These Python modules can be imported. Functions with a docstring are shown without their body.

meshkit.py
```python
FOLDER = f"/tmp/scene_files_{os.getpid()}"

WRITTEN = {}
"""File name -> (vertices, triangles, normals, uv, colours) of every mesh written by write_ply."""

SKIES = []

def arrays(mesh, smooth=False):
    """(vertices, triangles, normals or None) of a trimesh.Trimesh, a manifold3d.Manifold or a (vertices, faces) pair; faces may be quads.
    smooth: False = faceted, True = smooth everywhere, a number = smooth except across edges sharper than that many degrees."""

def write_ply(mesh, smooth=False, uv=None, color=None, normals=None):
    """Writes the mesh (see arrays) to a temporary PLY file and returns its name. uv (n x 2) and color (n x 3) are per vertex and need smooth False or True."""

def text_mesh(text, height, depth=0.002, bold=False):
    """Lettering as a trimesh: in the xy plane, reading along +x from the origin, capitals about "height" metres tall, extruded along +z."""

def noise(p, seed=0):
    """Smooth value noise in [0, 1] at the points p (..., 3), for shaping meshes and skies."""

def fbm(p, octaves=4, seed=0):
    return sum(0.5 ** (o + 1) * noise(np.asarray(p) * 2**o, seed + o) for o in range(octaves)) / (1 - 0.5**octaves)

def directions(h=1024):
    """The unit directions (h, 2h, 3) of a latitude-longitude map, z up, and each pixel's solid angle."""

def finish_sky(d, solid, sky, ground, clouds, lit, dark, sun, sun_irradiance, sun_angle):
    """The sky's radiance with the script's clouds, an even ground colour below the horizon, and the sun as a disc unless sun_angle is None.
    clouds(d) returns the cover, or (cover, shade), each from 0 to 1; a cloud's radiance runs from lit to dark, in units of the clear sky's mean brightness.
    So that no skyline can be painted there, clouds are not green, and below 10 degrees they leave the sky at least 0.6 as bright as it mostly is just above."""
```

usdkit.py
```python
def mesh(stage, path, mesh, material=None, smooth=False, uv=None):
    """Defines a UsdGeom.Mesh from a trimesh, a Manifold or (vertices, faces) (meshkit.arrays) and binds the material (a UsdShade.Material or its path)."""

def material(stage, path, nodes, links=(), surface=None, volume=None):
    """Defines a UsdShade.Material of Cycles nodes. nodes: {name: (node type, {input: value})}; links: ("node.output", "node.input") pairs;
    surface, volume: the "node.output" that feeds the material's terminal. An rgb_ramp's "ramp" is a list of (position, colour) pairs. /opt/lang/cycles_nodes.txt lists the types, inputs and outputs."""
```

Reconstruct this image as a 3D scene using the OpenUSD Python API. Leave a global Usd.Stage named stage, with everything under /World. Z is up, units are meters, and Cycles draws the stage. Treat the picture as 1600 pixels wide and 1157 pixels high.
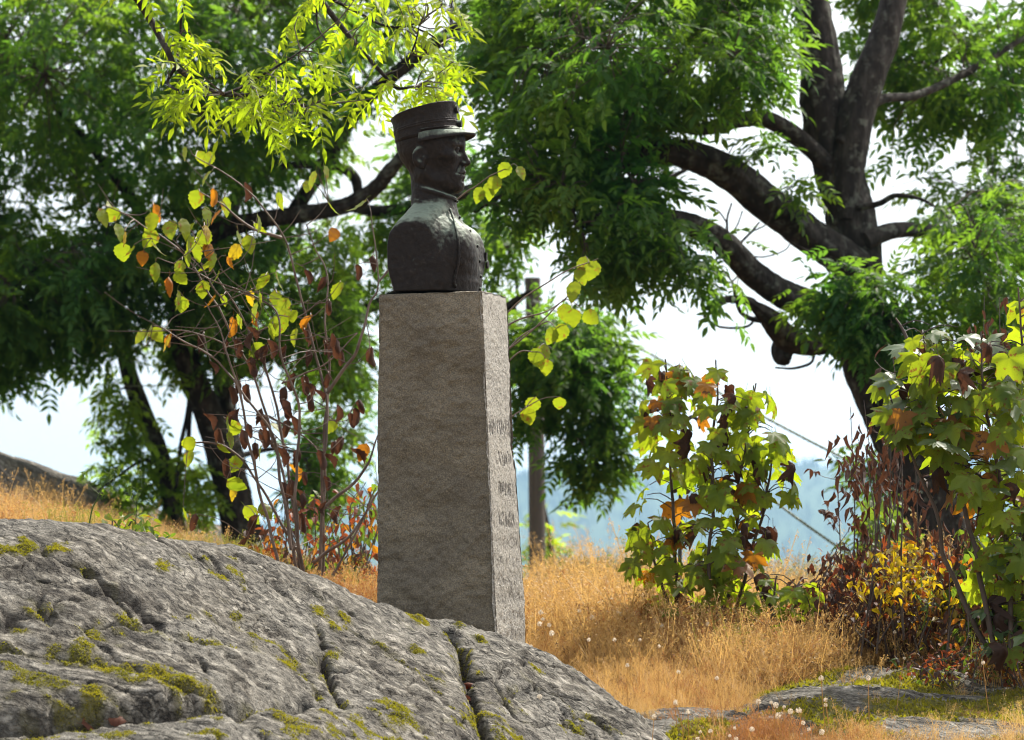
import math
import numpy as np, trimesh, shapely
from scipy.interpolate import RBFInterpolator, RegularGridInterpolator
from scipy.spatial import cKDTree
from pxr import Usd, UsdGeom, UsdLux, UsdShade, Gf, Sdf, Vt
import usdkit, meshkit

stage = Usd.Stage.CreateInMemory()
UsdGeom.SetStageUpAxis(stage, 'Z')
UsdGeom.Xform.Define(stage, '/World')
rng = np.random.default_rng(11)

# ------------------------------------------------------------------ camera, sky, sun, exposure
EXPOSURE = 1.15
EYE = np.array([0., 0., 1.6])
FPX = 5333.0                      # focal length in pixels of a 1600 px wide picture (120 mm lens)
PITCH = math.atan2(960 - 578.5, FPX)
SUN_EL, SUN_AZ = math.radians(50), math.radians(40)
SKY_STRENGTH, SUN_INTENSITY = 0.115, 1.0

cam = UsdGeom.Camera.Define(stage, '/World/camera')
cam.CreateHorizontalApertureAttr(36.0)
cam.CreateVerticalApertureAttr(36.0 * 740 / 1024)
cam.CreateFocalLengthAttr(36.0 * FPX / 1600)
cam.CreateFStopAttr(5.0)
cam.CreateFocusDistanceAttr(12.6)
cam.CreateClippingRangeAttr(Gf.Vec2f(0.1, 60000))
cam.CreateExposureAttr(EXPOSURE)
cam.AddTranslateOp().Set(Gf.Vec3d(*EYE))
cam.AddRotateXOp().Set(90 + math.degrees(PITCH))

S = np.array([math.cos(SUN_EL) * math.sin(SUN_AZ), math.cos(SUN_EL) * math.cos(SUN_AZ), math.sin(SUN_EL)])
sun = UsdLux.DistantLight.Define(stage, '/World/sun')
sun.CreateNormalizeAttr(True)
sun.CreateIntensityAttr(SUN_INTENSITY)
sun.CreateAngleAttr(0.5)
sun.CreateColorAttr(Gf.Vec3f(1.0, 0.94, 0.84))
sun.AddTransformOp().Set(Gf.Matrix4d(Gf.Rotation(Gf.Vec3d(0, 0, 1), Gf.Vec3d(*S)), Gf.Vec3d(0, 0, 0)))

skymat = usdkit.material(stage, '/World/Looks/sky', {
    'sky': ('sky_texture', {'sky_type': 'single_scattering', 'sun_disc': False, 'sun_elevation': SUN_EL, 'sun_rotation': SUN_AZ,
                            'aerosol_density': 7.0, 'air_density': 1.0, 'altitude': 60.0}),
    'tc': ('texture_coordinate', {}),
    'map': ('mapping', {'scale': (1, 1, 2.2)}),
    'n': ('noise_texture', {'scale': 1.6, 'detail': 5.0, 'roughness': 0.55}),
    'r': ('rgb_ramp', {'ramp': [(0.35, (0.34,) * 3), (0.7, (0.55,) * 3)]}),
    'mix': ('mix_color', {'b': (6.6, 6.35, 5.9), 'use_clamp': False}),
    'bg': ('background_shader', {'strength': SKY_STRENGTH})},
    [('tc.generated', 'map.vector'), ('map.vector', 'n.vector'), ('n.fac', 'r.fac'), ('r.color', 'mix.fac'), ('sky.color', 'mix.a'), ('mix.result', 'bg.color')], surface='bg.background')
dome = UsdLux.DomeLight.Define(stage, '/World/sky')
UsdShade.MaterialBindingAPI.Apply(dome.GetPrim()).Bind(skymat)

# ------------------------------------------------------------------ helpers
def P(px, py, Y):
    """World points at distance Y in front of the camera seen at picture points (1600 x 1157)."""
    px, py, Y = np.broadcast_arrays(np.asarray(px, float), np.asarray(py, float), np.asarray(Y, float))
    a, b = (px - 800) / FPX, (578.5 - py) / FPX
    c, s = math.cos(PITCH), math.sin(PITCH)
    dy, dz = c - b * s, s + b * c
    return np.stack([a / dy * Y, Y, EYE[2] + dz / dy * Y], -1)

def proj(p):
    p = np.asarray(p, float) - EYE
    c, s = math.cos(PITCH), math.sin(PITCH)
    d = p[..., 1] * c + p[..., 2] * s
    u = -p[..., 1] * s + p[..., 2] * c
    return 800 + FPX * p[..., 0] / d, 578.5 - FPX * u / d

used = {}
def path_for(parent, name):
    base = f'{parent}/{name}'
    n = used.get(base, 0)
    used[base] = n + 1
    return base if n == 0 else f'{base}_{n:03d}'

def tag(o, label=None, cat=None, group=None, kind=None):
    pr = o.GetPrim() if hasattr(o, 'GetPrim') else o
    for k, v in (('label', label), ('category', cat), ('group', group), ('kind', kind)):
        if v:
            pr.SetCustomDataByKey(k, v)
    return o

def thing(name, label, cat, loc=(0, 0, 0), group=None):
    x = UsdGeom.Xform.Define(stage, path_for('/World', name))
    if any(loc):
        x.AddTranslateOp().Set(Gf.Vec3d(*map(float, loc)))
    tag(x, label, cat, group)
    x.loc = None
    LOC[str(x.GetPath())] = np.asarray(loc, float)
    return x
LOC = {}

def part(parent, name, mesh, mat, smooth=False, kind=None, label=None, prim=None):
    """A mesh under parent; vertices are given in world coordinates and moved into the parent's frame."""
    pp = str(parent.GetPath()) if parent is not None else '/World'
    off = LOC.get(pp, np.zeros(3))
    if isinstance(mesh, trimesh.Trimesh):
        mesh = (mesh.vertices, mesh.faces)
    if hasattr(mesh, 'to_mesh'):
        mm = mesh.to_mesh(); mesh = (mm.vert_properties[:, :3], mm.tri_verts)
    v = np.asarray(mesh[0], float) - off
    pth = path_for(pp, name)
    LOC[pth] = off
    o = usdkit.mesh(stage, pth, (v, mesh[1]), MAT[mat] if isinstance(mat, str) else mat, smooth=smooth)
    if prim:
        for k, val in prim.items():
            UsdGeom.PrimvarsAPI(o).CreatePrimvar(k, Sdf.ValueTypeNames.FloatArray, 'vertex').Set(Vt.FloatArray.FromNumpy(np.asarray(val, np.float32)))
    if kind or label:
        tag(o, label, None, None, kind)
    return o

def spline(pts, n):
    pts = np.asarray(pts, float)
    if len(pts) < 3:
        return np.linspace(pts[0], pts[-1], n)
    p = np.vstack([2 * pts[0] - pts[1], pts, 2 * pts[-1] - pts[-2]])
    t = np.linspace(0, len(pts) - 1 - 1e-9, n)
    i = t.astype(int); f = (t - i)[:, None]
    a, b, c, d = p[i], p[i + 1], p[i + 2], p[i + 3]
    return 0.5 * (2 * b + (c - a) * f + (2 * a - 5 * b + 4 * c - d) * f ** 2 + (3 * b - a - 3 * c + d) * f ** 3)

def tube(p, r, sides=8, bark=0.0, seed=0, cap=True):
    p = np.asarray(p, float); n = len(p)
    r = np.broadcast_to(np.asarray(r, float), (n,))
    t = np.gradient(p, axis=0); t /= np.linalg.norm(t, axis=1, keepdims=True) + 1e-12
    ref = np.array([0.31, 0.9, 0.27]) if abs(t[:, 1].mean()) < 0.8 else np.array([1., 0, 0.1])
    a = np.cross(t, ref); a /= np.linalg.norm(a, axis=1, keepdims=True) + 1e-12
    b = np.cross(t, a)
    ang = np.arange(sides) * 2 * np.pi / sides
    d = np.cos(ang)[None, :, None] * a[:, None] + np.sin(ang)[None, :, None] * b[:, None]
    v = p[:, None] + r[:, None, None] * d
    if bark:
        ln = np.concatenate([[0], np.cumsum(np.linalg.norm(np.diff(p, axis=0), axis=1))])
        q = np.stack([np.broadcast_to(np.cos(ang), (n, sides)) * 3.2, np.broadcast_to(np.sin(ang), (n, sides)) * 3.2, np.broadcast_to(ln[:, None] * 3.0, (n, sides))], -1)
        q2 = q * [1, 1, 0.35] + seed * 7.7
        h = (meshkit.fbm(q2 * 1.0 + 50, 3, seed) - 0.5) * 1.3 + (np.abs(meshkit.fbm(q * 2.3 + 80, 3, seed + 5) - 0.5) - 0.1) * 0.9
        v = v + d * (h * bark)[..., None]
    i, j = np.meshgrid(np.arange(n - 1), np.arange(sides), indexing='ij')
    q = np.stack([i * sides + j, i * sides + (j + 1) % sides, (i + 1) * sides + (j + 1) % sides, (i + 1) * sides + j], -1).reshape(-1, 4)
    f = np.vstack([q[:, [0, 2, 1]], q[:, [0, 3, 2]]])
    v = v.reshape(-1, 3)
    if cap:
        v = np.vstack([v, p[:1], p[-1:]])
        k = np.arange(sides)
        f = np.vstack([f, np.stack([np.full(sides, n * sides), k, (k + 1) % sides], 1),
                       np.stack([np.full(sides, n * sides + 1), (n - 1) * sides + (k + 1) % sides, (n - 1) * sides + k], 1)])
    return v, f

def join(ms):
    vs, fs, n = [], [], 0
    for v, f in ms:
        vs.append(v); fs.append(np.asarray(f) + n); n += len(v)
    return (np.vstack(vs), np.vstack(fs)) if vs else (np.zeros((0, 3)), np.zeros((0, 3), int))

def unit(v):
    v = np.asarray(v, float)
    return v / (np.linalg.norm(v, axis=-1, keepdims=True) + 1e-12)

def frames(fwd, up):
    """Rotation matrices (n,3,3) whose columns are x = forward, y = side, z = normal."""
    x = unit(fwd); y = unit(np.cross(up, x)); z = np.cross(x, y)
    return np.stack([x, y, z], -1)

def put(template, R, pos, scale):
    """Copies of (v,f) under each rotation, position and scale, as one mesh."""
    v, f = template
    n = len(pos)
    V = np.einsum('nij,kj->nki', R, v) * np.broadcast_to(np.asarray(scale, float), (n,))[:, None, None] + pos[:, None]
    F = f[None] + (np.arange(n) * len(v))[:, None, None]
    return V.reshape(-1, 3), F.reshape(-1, 3)

def inpoly(poly, n, r):
    poly = shapely.Polygon(poly)
    x0, y0, x1, y1 = poly.bounds
    out = np.zeros((0, 2))
    while len(out) < n:
        q = r.uniform((x0, y0), (x1, y1), (n * 3, 2))
        out = np.vstack([out, q[shapely.contains_xy(poly, q[:, 0], q[:, 1])]])
    out = out[:n]
    return out, shapely.distance(shapely.points(out), poly.boundary)

# ------------------------------------------------------------------ materials
MAT = {}
def mat(name, nodes, links, surface='p.BSDF'):
    MAT[name] = usdkit.material(stage, f'/World/Looks/{name}', nodes, links, surface=surface)

def leaf_mat(name, ramp, trans, rough=0.45, spot=None, tfac=0.5, nscale=6.0, spec=0.35):
    """ramp: colours over the random tone of each leaf; trans: the colour that light takes through it."""
    nodes = {'g': ('geometry', {}), 'r': ('rgb_ramp', {'ramp': ramp}),
             'n': ('noise_texture', {'scale': nscale, 'detail': 3.0}),
             'a': ('math', {'math_type': 'multiply', 'value2': 0.6}), 'b': ('math', {'math_type': 'multiply', 'value2': 0.7}),
             's': ('math', {'math_type': 'add', 'use_clamp': True}), 's2': ('math', {'math_type': 'subtract', 'value2': 0.10, 'use_clamp': True}),
             'tr': ('rgb_ramp', {'ramp': trans}),
             'p': ('principled_bsdf', {'roughness': rough, 'specular_ior_level': spec}), 't': ('translucent_bsdf', {}), 'm': ('mix_closure', {'fac': tfac})}
    links = [('g.random_per_island', 'a.value1'), ('g.position', 'n.vector'), ('n.fac', 'b.value1'), ('a.value', 's.value1'), ('b.value', 's.value2'), ('s.value', 's2.value1'),
             ('s2.value', 'r.fac'), ('s2.value', 'tr.fac'), ('p.BSDF', 'm.closure1'), ('t.BSDF', 'm.closure2')]
    ca, ct = 'r.color', 'tr.color'
    if spot:
        nodes |= {'n2': ('noise_texture', {'scale': 34.0, 'detail': 4.0, 'roughness': 0.6}), 'sr': ('rgb_ramp', {'ramp': [(0.58, (0, 0, 0)), (0.66, (1, 1, 1))]}),
                  'mx': ('mix_color', {'b': spot}), 'mx2': ('mix_color', {'b': tuple(1.6 * x for x in spot)})}
        links += [('g.position', 'n2.vector'), ('n2.fac', 'sr.fac'), ('sr.color', 'mx.fac'), ('sr.color', 'mx2.fac'), (ca, 'mx.a'), (ct, 'mx2.a')]
        ca, ct = 'mx.result', 'mx2.result'
    links += [(ca, 'p.base_color'), (ct, 't.color')]
    mat(name, nodes, links, 'm.closure')

leaf_mat('ash_leaf', [(0.1, (0.018, 0.062, 0.020)), (0.5, (0.036, 0.090, 0.018)), (0.9, (0.08, 0.11, 0.013))],
         [(0.1, (0.09, 0.28, 0.03)), (0.42, (0.28, 0.42, 0.02)), (0.8, (0.66, 0.60, 0.015))], 0.55, nscale=1.3, tfac=0.56, spec=0.2)
leaf_mat('light_ash_leaf', [(0.1, (0.05, 0.11, 0.02)), (0.9, (0.10, 0.14, 0.015))], [(0.1, (0.26, 0.46, 0.03)), (0.9, (0.52, 0.60, 0.02))], 0.55, nscale=1.3, tfac=0.6, spec=0.2)
leaf_mat('young_ash_leaf', [(0.1, (0.07, 0.12, 0.012)), (0.9, (0.15, 0.16, 0.012))],
         [(0.1, (0.36, 0.56, 0.012)), (0.9, (0.66, 0.70, 0.012))], 0.5, nscale=3, tfac=0.62, spec=0.25)
leaf_mat('maple_leaf', [(0.1, (0.045, 0.085, 0.014)), (0.6, (0.08, 0.11, 0.014)), (0.95, (0.12, 0.11, 0.014))],
         [(0.1, (0.28, 0.40, 0.012)), (0.6, (0.48, 0.52, 0.012)), (0.95, (0.66, 0.48, 0.012))], 0.55, spot=(0.14, 0.065, 0.012), nscale=5, tfac=0.58, spec=0.2)
leaf_mat('pale_maple_leaf', [(0.1, (0.05, 0.10, 0.045)), (0.9, (0.10, 0.13, 0.04))], [(0.1, (0.16, 0.25, 0.03)), (0.9, (0.35, 0.36, 0.02))], 0.42, nscale=5, tfac=0.45, spec=0.6)
leaf_mat('orange_leaf', [(0.1, (0.16, 0.065, 0.012)), (0.9, (0.22, 0.12, 0.012))], [(0.1, (0.48, 0.17, 0.01)), (0.9, (0.6, 0.32, 0.01))], 0.55, spot=(0.07, 0.03, 0.012))
leaf_mat('brown_leaf', [(0.1, (0.035, 0.017, 0.011)), (0.9, (0.10, 0.050, 0.028))], [(0.1, (0.06, 0.022, 0.012)), (0.9, (0.20, 0.08, 0.035))], 0.6, tfac=0.35)
leaf_mat('red_leaf', [(0.1, (0.10, 0.03, 0.015)), (0.9, (0.18, 0.06, 0.02))], [(0.1, (0.30, 0.06, 0.02)), (0.9, (0.45, 0.15, 0.02))], 0.55, tfac=0.4)
leaf_mat('yellow_leaf', [(0.1, (0.17, 0.13, 0.012)), (0.9, (0.24, 0.17, 0.012))], [(0.1, (0.55, 0.40, 0.01)), (0.9, (0.70, 0.48, 0.01))], 0.5, spot=(0.12, 0.06, 0.012))
leaf_mat('hazel_leaf', [(0.1, (0.07, 0.11, 0.014)), (0.9, (0.14, 0.145, 0.014))], [(0.1, (0.24, 0.34, 0.012)), (0.9, (0.46, 0.44, 0.012))], 0.5, spot=(0.16, 0.08, 0.012), nscale=9)
leaf_mat('weed_leaf', [(0.1, (0.04, 0.08, 0.02)), (0.9, (0.10, 0.13, 0.02))], [(0.1, (0.16, 0.28, 0.02)), (0.9, (0.35, 0.40, 0.02))], 0.5, tfac=0.45)
leaf_mat('dry_grass', [(0.05, (0.30, 0.18, 0.065)), (0.4, (0.50, 0.345, 0.145)), (0.9, (0.68, 0.54, 0.29))], [(0.05, (0.54, 0.31, 0.08)), (0.5, (0.74, 0.50, 0.18)), (0.95, (0.86, 0.68, 0.33))], 0.5, nscale=0.9, tfac=0.45)
leaf_mat('russet_grass', [(0.05, (0.22, 0.09, 0.03)), (0.9, (0.42, 0.23, 0.09))], [(0.05, (0.42, 0.18, 0.05)), (0.95, (0.62, 0.36, 0.12))], 0.55, nscale=0.9, tfac=0.45)
leaf_mat('brown_grass', [(0.05, (0.10, 0.055, 0.025)), (0.9, (0.26, 0.16, 0.07))], [(0.05, (0.20, 0.10, 0.03)), (0.95, (0.42, 0.26, 0.09))], 0.55, nscale=0.9, tfac=0.4)
leaf_mat('green_grass', [(0.05, (0.10, 0.11, 0.02)), (0.9, (0.22, 0.19, 0.05))], [(0.05, (0.26, 0.28, 0.03)), (0.95, (0.45, 0.40, 0.08))], 0.5, nscale=0.9, tfac=0.45)
leaf_mat('fluff', [(0.1, (0.62, 0.54, 0.42)), (0.9, (0.8, 0.74, 0.62))], [(0.1, (0.7, 0.62, 0.5)), (0.9, (0.8, 0.75, 0.65))], 0.7, tfac=0.5)
leaf_mat('moss', [(0.1, (0.07, 0.065, 0.010)), (0.5, (0.20, 0.165, 0.014)), (0.9, (0.34, 0.26, 0.022))], [(0.1, (0.28, 0.28, 0.012)), (0.9, (0.60, 0.50, 0.018))], 0.6, nscale=9, tfac=0.4)

mat('bark', {'g': ('geometry', {}), 'map': ('mapping', {'scale': (9, 9, 3.0)}), 'n': ('noise_texture', {'scale': 2.2, 'detail': 7.0, 'roughness': 0.62}),
             'r': ('rgb_ramp', {'ramp': [(0.3, (0.005, 0.004, 0.003)), (0.52, (0.018, 0.015, 0.012)), (0.72, (0.05, 0.044, 0.037))]}),
             'n2': ('noise_texture', {'scale': 13.0, 'detail': 6.0, 'roughness': 0.65}), 'l': ('rgb_ramp', {'ramp': [(0.54, (0, 0, 0)), (0.64, (0.7,) * 3)]}),
             'mx': ('mix_color', {'b': (0.10, 0.108, 0.088)}), 'b': ('bump', {'strength': 0.9, 'distance': 0.02}), 'p': ('principled_bsdf', {'roughness': 0.85, 'specular_ior_level': 0.25})},
    [('g.position', 'map.vector'), ('map.vector', 'n.vector'), ('g.position', 'n2.vector'), ('n.fac', 'r.fac'), ('n2.fac', 'l.fac'), ('l.color', 'mx.fac'), ('r.color', 'mx.a'),
     ('mx.result', 'p.base_color'), ('n.fac', 'b.height'), ('b.normal', 'p.normal')])
mat('twig', {'g': ('geometry', {}), 'n': ('noise_texture', {'scale': 12.0, 'detail': 3.0}), 'r': ('rgb_ramp', {'ramp': [(0.3, (0.05, 0.032, 0.022)), (0.7, (0.16, 0.11, 0.08))]}), 'p': ('principled_bsdf', {'roughness': 0.6})},
    [('g.position', 'n.vector'), ('n.fac', 'r.fac'), ('r.color', 'p.base_color')])
mat('dark_twig', {'g': ('geometry', {}), 'n': ('noise_texture', {'scale': 12.0, 'detail': 3.0}), 'r': ('rgb_ramp', {'ramp': [(0.3, (0.03, 0.02, 0.015)), (0.7, (0.085, 0.06, 0.045))]}), 'p': ('principled_bsdf', {'roughness': 0.7})},
    [('g.position', 'n.vector'), ('n.fac', 'r.fac'), ('r.color', 'p.base_color')])

# granite of the pedestal: brown-grey with mica glints, darker where the cut letters hold dirt
mat('granite', {'g': ('geometry', {}), 'n': ('noise_texture', {'scale': 3.5, 'detail': 6.0, 'roughness': 0.6}), 'r': ('rgb_ramp', {'ramp': [(0.3, (0.066, 0.051, 0.031)), (0.5, (0.104, 0.084, 0.053)), (0.7, (0.156, 0.130, 0.088))]}),
                'v': ('noise_texture', {'scale': 210.0, 'detail': 3.0, 'roughness': 0.7}), 'vr': ('rgb_ramp', {'ramp': [(0.34, (0.5,) * 3), (0.5, (0.97,) * 3), (0.66, (1.6, 1.55, 1.45))]}),
                'm': ('mix_color', {'blend_type': 'multiply', 'fac': 1.0, 'use_clamp': False}),
                'at': ('attribute', {'attribute': 'dirt'}), 'dm': ('mix_color', {'b': (0.05, 0.045, 0.04)}),
                'f': ('attribute', {'attribute': 'fresh'}), 'fm': ('mix_color', {'b': (0.28, 0.272, 0.25)}),
                'bn': ('noise_texture', {'scale': 70.0, 'detail': 5.0, 'roughness': 0.65}), 'b': ('bump', {'strength': 1.0, 'distance': 0.010}), 'p': ('principled_bsdf', {'roughness': 0.72, 'specular_ior_level': 0.4})},
    [('g.position', 'n.vector'), ('g.position', 'v.vector'), ('g.position', 'bn.vector'), ('n.fac', 'r.fac'), ('v.fac', 'vr.fac'), ('f.fac', 'fm.fac'), ('r.color', 'fm.a'), ('fm.result', 'm.a'), ('vr.color', 'm.b'),
     ('at.fac', 'dm.fac'), ('m.result', 'dm.a'), ('dm.result', 'p.base_color'), ('bn.fac', 'b.height'), ('b.normal', 'p.normal')])

# ice-worn gneiss: streaks along the foliation, pale lichen, quartz specks, thin moss film
ca, sa = math.cos(math.radians(38)), math.sin(math.radians(38))
mat('gneiss', {'g': ('geometry', {}), 'rot': ('mapping', {'mapping_type': 'point', 'rotation': (0, 0, math.radians(38))}), 'map': ('mapping', {'scale': (2.6, 26.0, 24.0)}),
               'n': ('noise_texture', {'scale': 1.0, 'detail': 7.0, 'roughness': 0.62, 'distortion': 0.35}),
               'r': ('rgb_ramp', {'ramp': [(0.34, (0.022, 0.019, 0.015)), (0.44, (0.068, 0.061, 0.049)), (0.53, (0.13, 0.119, 0.098)), (0.64, (0.26, 0.243, 0.207))]}),
               'n2': ('noise_texture', {'scale': 46.0, 'detail': 5.0, 'roughness': 0.7}), 'r2': ('rgb_ramp', {'ramp': [(0.36, (0.55,) * 3), (0.5, (1.0,) * 3), (0.64, (1.55,) * 3)]}),
               'm': ('mix_color', {'blend_type': 'multiply', 'fac': 1.0, 'use_clamp': False}),
               'n3': ('noise_texture', {'scale': 2.6, 'detail': 4.0}), 'r3': ('rgb_ramp', {'ramp': [(0.46, (0, 0, 0)), (0.62, (0.45,) * 3)]}), 'lm': ('mix_color', {'b': (0.19, 0.182, 0.16)}),
               'at': ('attribute', {'attribute': 'moss'}), 'mm': ('mix_color', {'b': (0.12, 0.11, 0.018)}),
               'cr': ('attribute', {'attribute': 'crack'}), 'cm': ('mix_color', {'b': (0.035, 0.028, 0.022)}),
               'map4': ('mapping', {'scale': (3.4, 30.0, 26.0), 'location': (3, 7, 1)}), 'n4': ('noise_texture', {'scale': 1.0, 'detail': 4.0, 'roughness': 0.55, 'distortion': 0.25}), 's4': ('math', {'math_type': 'subtract', 'value2': 0.5}), 'a4': ('math', {'math_type': 'absolute'}), 'r4': ('rgb_ramp', {'ramp': [(0.0, (0.16,) * 3), (0.012, (0.35,) * 3), (0.035, (1.0,) * 3), (1.0, (1.0,) * 3)]}),
               'g4': ('noise_texture', {'scale': 4.0, 'detail': 3.0}), 'gr4': ('rgb_ramp', {'ramp': [(0.38, (0, 0, 0)), (0.52, (1, 1, 1))]}), 'm4': ('mix_color', {'blend_type': 'multiply', 'fac': 1.0}), 'h4': ('math', {'math_type': 'multiply_add', 'value2': 0.5}),
               'hs': ('noise_texture', {'scale': 120.0, 'detail': 3.0, 'roughness': 0.7}), 'add': ('math', {'math_type': 'multiply_add', 'value2': 0.6}),
               'b': ('bump', {'strength': 1.0, 'distance': 0.02}), 'p': ('principled_bsdf', {'roughness': 0.8, 'specular_ior_level': 0.2})},
    [('g.position', 'rot.vector'), ('rot.vector', 'map.vector'), ('map.vector', 'n.vector'), ('g.position', 'n2.vector'), ('g.position', 'n3.vector'), ('g.position', 'hs.vector'), ('n.fac', 'r.fac'), ('n2.fac', 'r2.fac'),
     ('n3.fac', 'r3.fac'), ('r3.color', 'lm.fac'), ('r.color', 'lm.a'), ('lm.result', 'm.a'), ('r2.color', 'm.b'), ('at.fac', 'mm.fac'), ('m.result', 'm4.a'), ('m4.result', 'mm.a'), ('cr.fac', 'cm.fac'), ('mm.result', 'cm.a'),
     ('cm.result', 'p.base_color'), ('rot.vector', 'map4.vector'), ('map4.vector', 'n4.vector'), ('n4.fac', 's4.value1'), ('s4.value', 'a4.value1'), ('a4.value', 'r4.fac'), ('g.position', 'g4.vector'), ('g4.fac', 'gr4.fac'), ('gr4.color', 'm4.fac'), ('r4.color', 'm4.b'), ('r4.color', 'h4.value1'), ('n.fac', 'h4.value3'), ('hs.fac', 'add.value1'), ('h4.value', 'add.value3'), ('add.value', 'b.height'), ('b.normal', 'p.normal')])

mat('soil', {'g': ('geometry', {}), 'n': ('noise_texture', {'scale': 1.7, 'detail': 8.0, 'roughness': 0.65}), 'r': ('rgb_ramp', {'ramp': [(0.32, (0.075, 0.05, 0.026)), (0.46, (0.20, 0.125, 0.055)), (0.58, (0.28, 0.18, 0.08)), (0.7, (0.16, 0.14, 0.03))]}),
             'n2': ('noise_texture', {'scale': 60.0, 'detail': 4.0}), 'b': ('bump', {'strength': 1.0, 'distance': 0.03}), 'p': ('principled_bsdf', {'roughness': 0.95, 'specular_ior_level': 0.1})},
    [('g.position', 'n.vector'), ('g.position', 'n2.vector'), ('n.fac', 'r.fac'), ('r.color', 'p.base_color'), ('n2.fac', 'b.height'), ('b.normal', 'p.normal')])

# old bronze: black-brown with a pale green bloom where rain has run over it
mat('bronze', {'g': ('geometry', {}), 'sx': ('separate_xyz', {}), 'nz': ('map_range', {'from_min': -0.1, 'from_max': 0.9, 'to_min': -0.24, 'to_max': 0.55, 'clamp': True}),
               'map': ('mapping', {'scale': (30, 30, 9)}), 'n': ('noise_texture', {'scale': 1.0, 'detail': 6.0, 'roughness': 0.65}), 'n2': ('noise_texture', {'scale': 60.0, 'detail': 4.0, 'roughness': 0.6}),
               'ad': ('math', {'math_type': 'add'}), 'pr': ('rgb_ramp', {'ramp': [(0.50, (0, 0, 0)), (0.72, (0.30,) * 3), (0.92, (0.75,) * 3), (1.1, (1, 1, 1))]}),
               'r': ('rgb_ramp', {'ramp': [(0.3, (0.008, 0.0065, 0.006)), (0.6, (0.016, 0.013, 0.0115)), (0.75, (0.032, 0.027, 0.023))]}), 'mx': ('mix_color', {'b': (0.20, 0.25, 0.20)}),
               'rr': ('map_range', {'from_min': 0.3, 'from_max': 0.7, 'to_min': 0.42, 'to_max': 0.68}), 'b': ('bump', {'strength': 0.55, 'distance': 0.006}),
               'p': ('principled_bsdf', {'metallic': 0.12, 'specular_ior_level': 0.14})},
    [('g.normal', 'sx.vector'), ('sx.z', 'nz.value'), ('g.position', 'map.vector'), ('map.vector', 'n.vector'), ('g.position', 'n2.vector'), ('nz.result', 'ad.value1'), ('n.fac', 'ad.value2'), ('ad.value', 'pr.fac'),
     ('n2.fac', 'r.fac'), ('r.color', 'mx.a'), ('pr.color', 'mx.fac'), ('mx.result', 'p.base_color'), ('n2.fac', 'rr.value'), ('rr.result', 'p.roughness'), ('n2.fac', 'b.height'), ('b.normal', 'p.normal')])
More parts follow.
